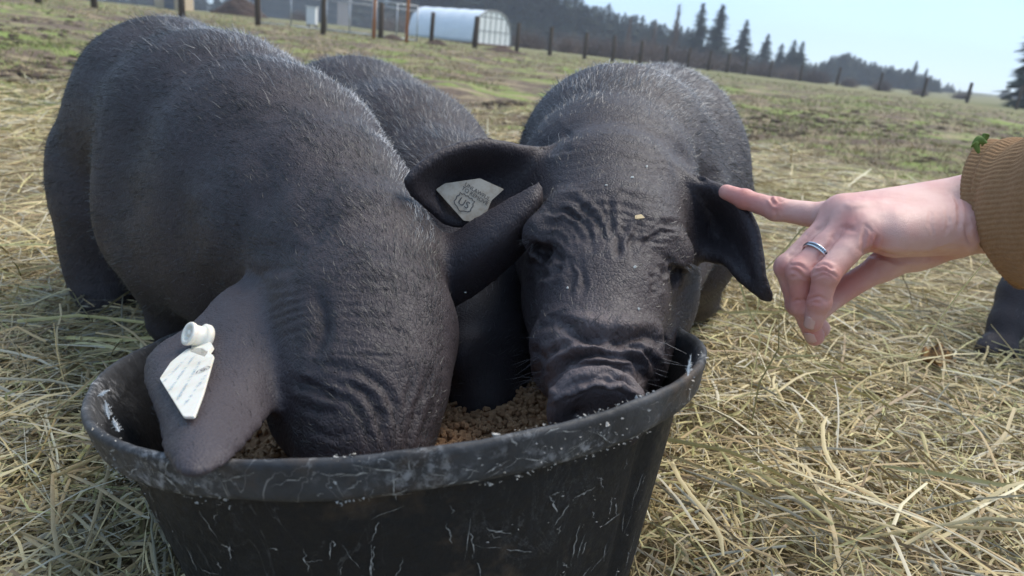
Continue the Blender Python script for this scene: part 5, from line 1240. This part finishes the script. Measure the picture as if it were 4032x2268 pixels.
SHR = [(2085, 120, 215, 50, 1.4, 'low leafless shrub just past the gridded end of the hoop house'), (2230, 135, 228, 52, 1.5, 'leafless shrub in front of the dark wood, second past the hoop house'), (2400, 150, 245, 55, 1.6, 'wide leafless shrub below the leafless brown tree'), (2520, 160, 258, 56, 1.6, 'wide leafless shrub between the two leafless brown trees'),
       (2650, 175, 268, 58, 1.7, 'leafless shrub at the foot of the tall pale bare tree'), (2760, 195, 278, 60, 1.5, 'leafless shrub under the first slim conifer spire'), (2880, 215, 292, 62, 1.5, 'leafless shrub under the tallest conifer spire'), (3000, 240, 302, 64, 1.5, 'leafless shrub between the three spires and the clump of four'), (3110, 255, 315, 66, 1.5, 'leafless shrub under the clump of four conifers'),
       (3210, 268, 328, 66, 1.4, 'leafless shrub below the gap of open sky beside the clump of four'), (3340, 300, 342, 68, 1.3, 'low leafless shrub before the highest part of the low bluish wood'), (3470, 312, 360, 68, 1.4, 'low leafless shrub before the sloping part of the low bluish wood'), (2320, 140, 236, 54, 1.4, 'narrower leafless shrub left of the leafless brown tree'), (2580, 165, 262, 58, 1.4, 'narrower leafless shrub below the second leafless brown tree'),
       (1180, 40, 120, 60, 1.6, 'leafless shrub behind the small white box'), (1560, 60, 160, 60, 1.6, 'leafless shrub behind the mesh panel between the orange poles'), (3780, 362, 400, 80, 1.6, 'distant leafless shrub past the lone thin spires'), (3620, 345, 380, 75, 1.5, 'distant leafless shrub below the lone thin spires')]
for i, (u, v0, v1, d, ar, lb) in enumerate(SHR):
    b = P(u, v1, d); g = float(ground_z(b[0], b[1])); H = max(.8, P(u, v0, d)[2]-g); o = bpy.data.objects.new('bare_shrub', TW[i % 3]); COL.objects.link(o); o.location = (b[0], b[1], g-.05); o.scale = (H*ar*.8, H*ar*.5, H*1.0); o.rotation_euler = (0, 0, i*1.3)
    tag(o, lb, 'shrub', 'bare shrubs beyond the fence')
def bare_tree(u, vtop, vb, d, lb, seed):
    rg = np.random.default_rng(seed); b = P(u, vb, d); g = float(ground_z(b[0], b[1])); H = P(u, vtop, d)[2]-g; root = empty('bare_tree', (b[0], b[1], g), lb, 'tree')
    mb = MB(); O = np.array([b[0], b[1], g]); mb.tube([O+np.array([0, 0, -.2]), O+np.array([.1, 0, H*.5]), O+np.array([0, 0, H*.97])], [.14, .09, .02], 7); mb.build('trunk', M_TWIG, root, True)
    mb = MB()
    for i in range(230):
        t = rg.uniform(.15, .97); a = rg.uniform(0, 6.28); L = H*(.05+.20*(1-t))*rg.uniform(.6, 1.2); p = O+np.array([0, 0, H*t]); d_ = np.array([math.cos(a)*.45, math.sin(a)*.45, .9]); q = p+d_*L*.6; r = q+(d_+np.array([0, 0, .3]))*L*.5+rg.normal(size=3)*.1
        mb.tube([p, q, r], [.022, .014, .004], 3, False)
    mb.build('crown', M_TWIG, root)
bare_tree(2640, 20, 262, 75, 'tall leafless pale tree rising beside the three conifer spires', 4); bare_tree(2460, 70, 250, 80, 'leafless brown tree in front of the dark wood', 6); bare_tree(2560, 85, 256, 82, 'second leafless brown tree in front of the dark wood, nearer the spires', 9)

# ---------------------------------------------------------------- haze between here and the far woods
def haze():
    M = bpy.data.materials.new('haze_air'); M.use_nodes = True; t = M.node_tree; t.nodes.remove(t.nodes['Principled BSDF'])
    v = t.nodes.new('ShaderNodeVolumePrincipled'); v.inputs['Color'].default_value = (.80, .88, 1.0, 1); v.inputs['Density'].default_value = .0013; v.inputs['Anisotropy'].default_value = .2
    t.links.new(v.outputs[0], t.nodes['Material Output'].inputs['Volume'])
    mb = MB(); mb.box((0, 0, 17), (1500, 1500, 40)); o = mb.build('haze', M); tag(o, 'thin pale air haze over the paddock and far woods', None, None, 'stuff')
haze()
def surf_at(V, u0, v0):
    u, v, d = proj(V); k = np.hypot(u-u0, v-v0); c = np.flatnonzero(k < 14)
    if not len(c): c = np.argsort(k)[:5]
    return V[c[np.argmin(d[c])]]
# ---------------------------------------------------------------- ear tags
M_TAG = mat('tag_plastic', (.74, .69, .58), .4, .5); _n = N(M_TAG); _n.color(_n.mix(_n.ramp(_n.noise(60, 4), [(.45, 0.), (.75, 1.)]), (.76, .72, .63), (.66, .58, .45))); _n.b.inputs['Subsurface Weight'].default_value = .1; _n.b.inputs['Subsurface Scale'].default_value = .003
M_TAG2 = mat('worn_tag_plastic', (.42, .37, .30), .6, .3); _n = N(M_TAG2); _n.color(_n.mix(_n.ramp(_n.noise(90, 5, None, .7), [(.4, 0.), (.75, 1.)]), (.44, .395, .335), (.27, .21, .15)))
M_INK = mat('tag_print', (.05, .05, .055), .6); M_PEN = mat('pen_ink', (.16, .30, .42), .6)
def plate(outline, nrm, th, name, m_, parent, bev=.0006):
    o3 = [np.array(p) for p in outline]; n_ = len(o3); V = o3+[p-nrm*th for p in o3]
    F = [tuple(range(n_)), tuple(range(2*n_-1, n_-1, -1))]+[(i, n_+i, n_+(i+1) % n_, (i+1) % n_) for i in range(n_)]
    me = bpy.data.meshes.new(name); me.from_pydata([tuple(v) for v in V], [], F); me.update(); bm = bmesh.new(); bm.from_mesh(me); bmesh.ops.recalc_face_normals(bm, faces=bm.faces); bm.to_mesh(me); bm.free()
    o = link(name, me, m_, parent); b = o.modifiers.new('b', 'BEVEL'); b.width = bev; b.segments = 2; return o
def rounded(pts, r=.25, n=5):
    out = []; m_ = len(pts)
    for i in range(m_):
        a, b, c = pts[i-1], pts[i], pts[(i+1) % m_]; p0 = b+(a-b)/np.linalg.norm(a-b)*r; p1 = b+(c-b)/np.linalg.norm(c-b)*r
        for k in range(n+1): t = k/n; out.append((1-t)**2*p0+2*t*(1-t)*b+t*t*p1)
    return out
def text_on(txt, org, ex, ey, nrm, size, m_, parent, name):
    cu = bpy.data.curves.new(name, 'FONT'); cu.body = txt; cu.size = size; cu.extrude = .00005; cu.align_x = 'CENTER'; cu.align_y = 'CENTER'; cu.space_line = .9
    t = bpy.data.objects.new(name, cu); COL.objects.link(t); dg = bpy.context.evaluated_depsgraph_get(); me = bpy.data.meshes.new_from_object(t.evaluated_get(dg)); bpy.data.objects.remove(t)
    ex = ex/np.linalg.norm(ex); ey = ey-ex*(ey@ex); ey /= np.linalg.norm(ey); nz = np.cross(ex, ey)
    if nz@nrm < 0: nz = -nz
    mm = Matrix(((ex[0], ey[0], nz[0], org[0]), (ex[1], ey[1], nz[1], org[1]), (ex[2], ey[2], nz[2], org[2]), (0, 0, 0, 1))); me.transform(mm); me.materials.clear(); return link(name, me, m_, parent)
def ribbon_line(pts, nrm, wd, name, m_, parent, closed=False):
    V = []; F = []; n_ = len(pts)
    for i, p in enumerate(pts):
        t = pts[(i+1) % n_ if closed else min(i+1, n_-1)]-pts[i-1 if (closed or i) else 0]; s = np.cross(nrm, t); s /= np.linalg.norm(s)+1e-12; V += [p-s*wd/2, p+s*wd/2]
    for i in range(n_ if closed else n_-1): j = (i+1) % n_; F.append((2*i, 2*j, 2*j+1, 2*i+1))
    return link(name, mesh_np(name, np.array(V), np.array(F), False), m_, parent)
SHIELD = [(0, 1.0), (.22, .86), (.45, .98), (.62, .80), (.86, .86), (.80, .55), (.96, .28), (.88, -.05), (.96, -.35), (.74, -.62), (.42, -.74), (.18, -.92), (0, -1.02)]
SHIELD = SHIELD+[(-x, y) for x, y in SHIELD[-2:0:-1]]
def tag_a():
    # hanging plate: pixel corners on a plane just in front of the ear
    sa = lambda u, v: (surf_at(VA, u, v)-EYE)@FW
    dA, dB, dC = sa(830, 1345)-.002, sa(650, 1480)-.006, sa(745, 1640)-.008
    Mx = np.linalg.solve(np.array([[830, 1345, 1], [650, 1480, 1], [745, 1640, 1.0]]), 1/np.array([dA, dB, dC])); dp = lambda u, v: P(u, v, 1/(u*Mx[0]+v*Mx[1]+Mx[2]))
    top, left, bot, right = dp(760, 1375), dp(632, 1480), dp(745, 1645), dp(842, 1395)
    nr = np.cross(right-top, bot-top); nr /= np.linalg.norm(nr); nr = nr if nr@FW < 0 else -nr
    root = empty('ear_tag', dp(775, 1330), 'white plastic ear tag with a button stud on the ear hanging over the tub', 'ear tag', 'pig ear tags')
    plate(rounded([dp(738, 1372), dp(672, 1425), dp(628, 1490), dp(722, 1640), dp(764, 1640), dp(800, 1545), dp(842, 1400), dp(800, 1370)], .0028), nr, .0016, 'tag_plate', M_TAG, root)
    # stud: stacked discs pointing up and to the left of the ear
    c0 = dp(818, 1335); c1 = P(738, 1312, (c0-EYE)@FW-.012); ax = (c1-c0)/np.linalg.norm(c1-c0); L = np.linalg.norm(c1-c0)
    prof = [(0, .0), (.0098, .0), (.0108, .0014), (.0108, .0045), (.0092, .0058), (.0080, .0062), (.0080, L-.0045), (.0088, L-.003), (.0092, L-.001), (.0088, L), (.0058, L), (.0052, L-.0025), (.0030, L-.0028), (.0026, L-.0006), (0, L-.0004)]
    e1 = np.cross(ax, IY); e1 /= np.linalg.norm(e1); e2 = np.cross(ax, e1); n_ = 32; V = []
    for r, z in prof:
        for k in range(n_): V.append(c0+ax*z+r*(math.cos(2*math.pi*k/n_)*e1+math.sin(2*math.pi*k/n_)*e2))
    F = [(j*n_+k, j*n_+(k+1) % n_, (j+1)*n_+(k+1) % n_, (j+1)*n_+k) for j in range(len(prof)-1) for k in range(n_)]
    link('stud', mesh_np('stud', np.array(V), np.array(F)), M_TAG, root)
    plate(rounded([dp(760, 1345), dp(748, 1385), dp(806, 1405), dp(838, 1360), dp(815, 1330)], .002), nr, .003, 'neck', M_TAG, root)
    ey = dp(742, 1646)-dp(790, 1375); ey = -ey/np.linalg.norm(ey)
    # printed shield and lines of handwriting in blue pen
    o = dp(800, 1458)+nr*.0005; ex = dp(835, 1440)-dp(790, 1425); ex /= np.linalg.norm(ex); up = np.cross(nr, ex); up = up if up@IY > 0 else -up
    ribbon_line([o+ex*x*.0042+up*y*.0046 for x, y in SHIELD], nr, .0005, 'shield_print', M_INK, root, True); text_on('US', o, ex, up, nr, .0052, M_INK, root, 'shield_letters')
    rg = random.Random(9); a, b = dp(752, 1400)+nr*.0004, dp(740, 1600)+nr*.0004
    lx = (dp(700, 1560)-dp(770, 1420)); lx /= np.linalg.norm(lx); ly = np.cross(nr, lx); ly = ly if ly@IX > 0 else -ly
    for r_, (u0, v0, u1, v1) in enumerate(((792, 1420, 700, 1575), (762, 1408, 668, 1540), (735, 1412, 650, 1500), (810, 1480, 725, 1600))):
        st = dp(u0, v0)+nr*.0005; en = dp(u1, v1)+nr*.0005; Ln = np.linalg.norm(en-st); lx = (en-st)/Ln; ly = np.cross(nr, lx); ly = ly if ly@IX > 0 else -ly; x = 0.0; k = 0
        while x < Ln:
            nx = x+rg.uniform(.0011, .0022); am = rg.uniform(.0009, .0016); fr_ = rg.uniform(.8, 1.7)
            pts = [st+lx*(x+(nx-x)*q/6)+ly*(am*math.sin(q*fr_+k)) for q in range(7)]
            if rg.random() < .72: ribbon_line(pts, nr, .00032, 'handwriting', M_PEN, root)
            x = nx+rg.uniform(.0004, .0018); k += 1.3
tag_a()
def tag_b():
    d0 = lambda u, v: P(u, v, 1/(1/.690-.000126*(u-1720)))
    # corners of the plate showing inside the folded ear
    A, B, C, D, E_ = d0(1716, 745), d0(1752, 722), d0(1890, 702), d0(1935, 790), d0(1825, 868)
    nr = np.cross(C-A, E_-A); nr /= np.linalg.norm(nr); nr = nr if nr@FW < 0 else -nr
    root = empty('ear_tag', d0(1830, 780), 'white plastic ear tag with printed shield inside the dark folded ear', 'ear tag', 'pig ear tags')
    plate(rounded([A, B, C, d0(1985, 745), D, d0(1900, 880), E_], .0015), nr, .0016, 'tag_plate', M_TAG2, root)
    cl = lambda x, y: d0(1600+x/2.898, 500+y/2.898)+nr*.0006
    o = cl(655, 872); ex = cl(760, 930)-cl(600, 830); ex /= np.linalg.norm(ex); up = np.cross(nr, ex); up = up if up@IY > 0 else -up
    ex2 = ex*math.cos(-.25)+up*math.sin(-.25); up2 = np.cross(nr, ex); up = up if up@IY > 0 else -up
    ribbon_line([o+ex*x*.0094+up*y*.0082 for x, y in SHIELD], nr, .0009, 'shield_print', M_INK, root, True); text_on('US', o, ex, up, nr, .0098, M_INK, root, 'shield_letters')
    text_on('UNLAWFUL\nTO REMOVE', cl(795, 765), ex, up, nr, .0052, M_INK, root, 'printed_words')
tag_b()

# ---------------------------------------------------------------- scraps: feathers on the lip, crumbs on the pigs, leaf on the cuff
M_FEA = mat('feather_down', (.72, .71, .69), .8, .2)
def feather(p, axis, L, wd, lb, seed):
    rg = np.random.default_rng(seed); mb = MB(); axis = np.array(axis)/np.linalg.norm(axis); s = np.cross(axis, FW); s /= np.linalg.norm(s)
    mb.tube([p, p+axis*L*.5+s*L*.06, p+axis*L], [.00035, .0003, .0001], 4)
    for i in range(46):
        t = i/45; q = p+axis*L*t; sg = 1 if i % 2 else -1; e = q+s*sg*wd*math.sin(math.pi*min(1, .15+t*.85))*rg.uniform(.6, 1.1)+axis*L*.16+rg.normal(size=3)*.0006; mb.tube([q, (q+e)/2+axis*.0006, e], [.00022, .00016, .00004], 3, False)
    o = mb.build('feather', M_FEA); tag(o, lb, 'feather', 'feather scraps on the tub lip')
def lip(th, r=.98, z=.0105): return tub_pt(np.array([r]), np.array([th]), np.array([z]))[0]
def lip_px(u, v):
    q = P(u, v, 1)-EYE; t = (TUB_N@(TUB_C+TUB_N*.001-EYE))/(TUB_N@q); return EYE+q*t
feather(lip_px(2708, 1480), IY*1+IX*.15, .012, .0022, 'white feather stuck upright on the tub rim beside the snout', 1)
feather(lip_px(430, 1650), IY*1-IX*.2, .011, .003, 'white down feather inside the rim left of the floppy ear', 2)
feather(lip_px(470, 1700), IY*.8-IX*.4, .008, .0025, 'short white down tuft on the rim near the floppy ear tip', 3)
feather(lip_px(385, 1560), IY*.5+IX*.9, .008, .002, 'tiny white down tuft at the bend of the tub rim', 4)
M_CR = mat('grain_crumb', (.70, .52, .30), .8, .2); M_CW = mat('pale_crumb', (.70, .68, .62), .8, .2)
def crumb(V, u, v, s, m_, lb, seed, flat=.5):
    rg = np.random.default_rng(seed); p = surf_at(V, u, v)-FW*.001; d = rg.normal(size=(9, 3)); d /= np.linalg.norm(d, axis=1)[:, None]
    b = bmesh.new()
    for q in d: b.verts.new(p+(IX*q[0]*1.1+IY*q[1]*.9+FW*q[2]*flat)*s)
    bmesh.ops.convex_hull(b, input=b.verts); me = bpy.data.meshes.new('crumb'); b.to_mesh(me); b.free(); o = link('grain_crumb', me, m_); tag(o, lb, 'crumb', 'crumbs on the pigs')
crumb(VB, 2517, 847, .0042, M_CR, 'largest tan grain crumb on the wrinkled pig forehead', 1); 
for i, (u, v, s, lb) in enumerate(((2553, 643, .0016, 'highest pale crumb on the forehead of the wrinkled pig'), (2497, 688, .0016, 'pale crumb on the upper forehead below the highest one'), (2506, 1040, .0016, 'pale crumb between the eyes of the wrinkled pig'), (2520, 1205, .0014, 'tiny pale crumb on the nose bridge of the wrinkled pig'),
                                   (2230, 1122, .0012, 'tiny pale crumb on the cheek below the shaded eye'), (2380, 718, .0012, 'tiny pale crumb on the middle of the wrinkled forehead'), (1842, 1162, .0014, 'tiny pale crumb below the raised pointed ear'))):
    crumb(VB if u > 1900 else VA, u, v, s, M_CW, lb, 10+i)
M_LEAF = mat('green_leaf', (.13, .20, .045), .6, .3)
for i, (u, v, r_, lb) in enumerate(((3855, 572, .3, 'green leaf scrap lying flat on top of the brown cuff'), (3880, 556, 1.2, 'green leaf scrap standing up on the brown cuff'), (3842, 590, 2.2, 'green leaf scrap hanging at the edge of the brown cuff'))):
    p = P(u, v, .578); V = []; n_ = 8; L = .012; e = IX*math.cos(r_)+IY*math.sin(r_)*.7-FW*.2; s = np.cross(e, FW)
    for k in range(n_+1):
        t = k/n_; w_ = .0035*math.sin(math.pi*t)**.7+.0002; q = p+e*L*(t-.5)+IY*.004*math.sin(t*3); V += [q-s*w_, q+IY*.0008, q+s*w_]
    F = [(3*k+j, 3*k+j+1, 3*k+j+4, 3*k+j+3) for k in range(n_) for j in range(2)]; o = link('leaf_scrap', mesh_np('leaf_scrap', np.array(V), np.array(F)), M_LEAF); sm = o.modifiers.new('s', 'SOLIDIFY'); sm.thickness = .0004
    tag(o, lb, 'leaf', 'leaf scraps on the cuff')

# curled brown leaf in the hay before the fourth pig's foot
def dead_leaf():
    p = G(3690, 1425, .062); V = []; nu, nv = 12, 7; e = np.array([.95, .25, .05]); s = np.array([-.25, .8, .45])
    for i in range(nu):
        for j in range(nv):
            t = i/(nu-1); q = j/(nv-1)*2-1; wd = .020*math.sin(math.pi*min(.97, max(.03, t)))**.6*(1+.12*math.sin(i*2.7+j)); V.append(p+e*(t-.5)*.062+s*q*wd+np.array([0, 0, .012*q*q+.004*math.sin(i*1.1)+.003*math.sin(j*2+i)]))
    F = [(i*nv+j, (i+1)*nv+j, (i+1)*nv+j+1, i*nv+j+1) for i in range(nu-1) for j in range(nv-1)]
    M = mat('dead_leaf', (.30, .15, .04), .7, .3); n = N(M); n.color(n.ramp(n.noise(120, 4, None, .7), [(.38, (.05, .03, .015)), (.5, (.20, .10, .03)), (.75, (.30, .165, .055))]))
    o = link('dead_leaf', mesh_np('dead_leaf', np.array(V), np.array(F)), M); sm = o.modifiers.new('s', 'SOLIDIFY'); sm.thickness = .0005; tag(o, 'curled orange brown dead leaf lying on the hay', 'leaf')
dead_leaf()
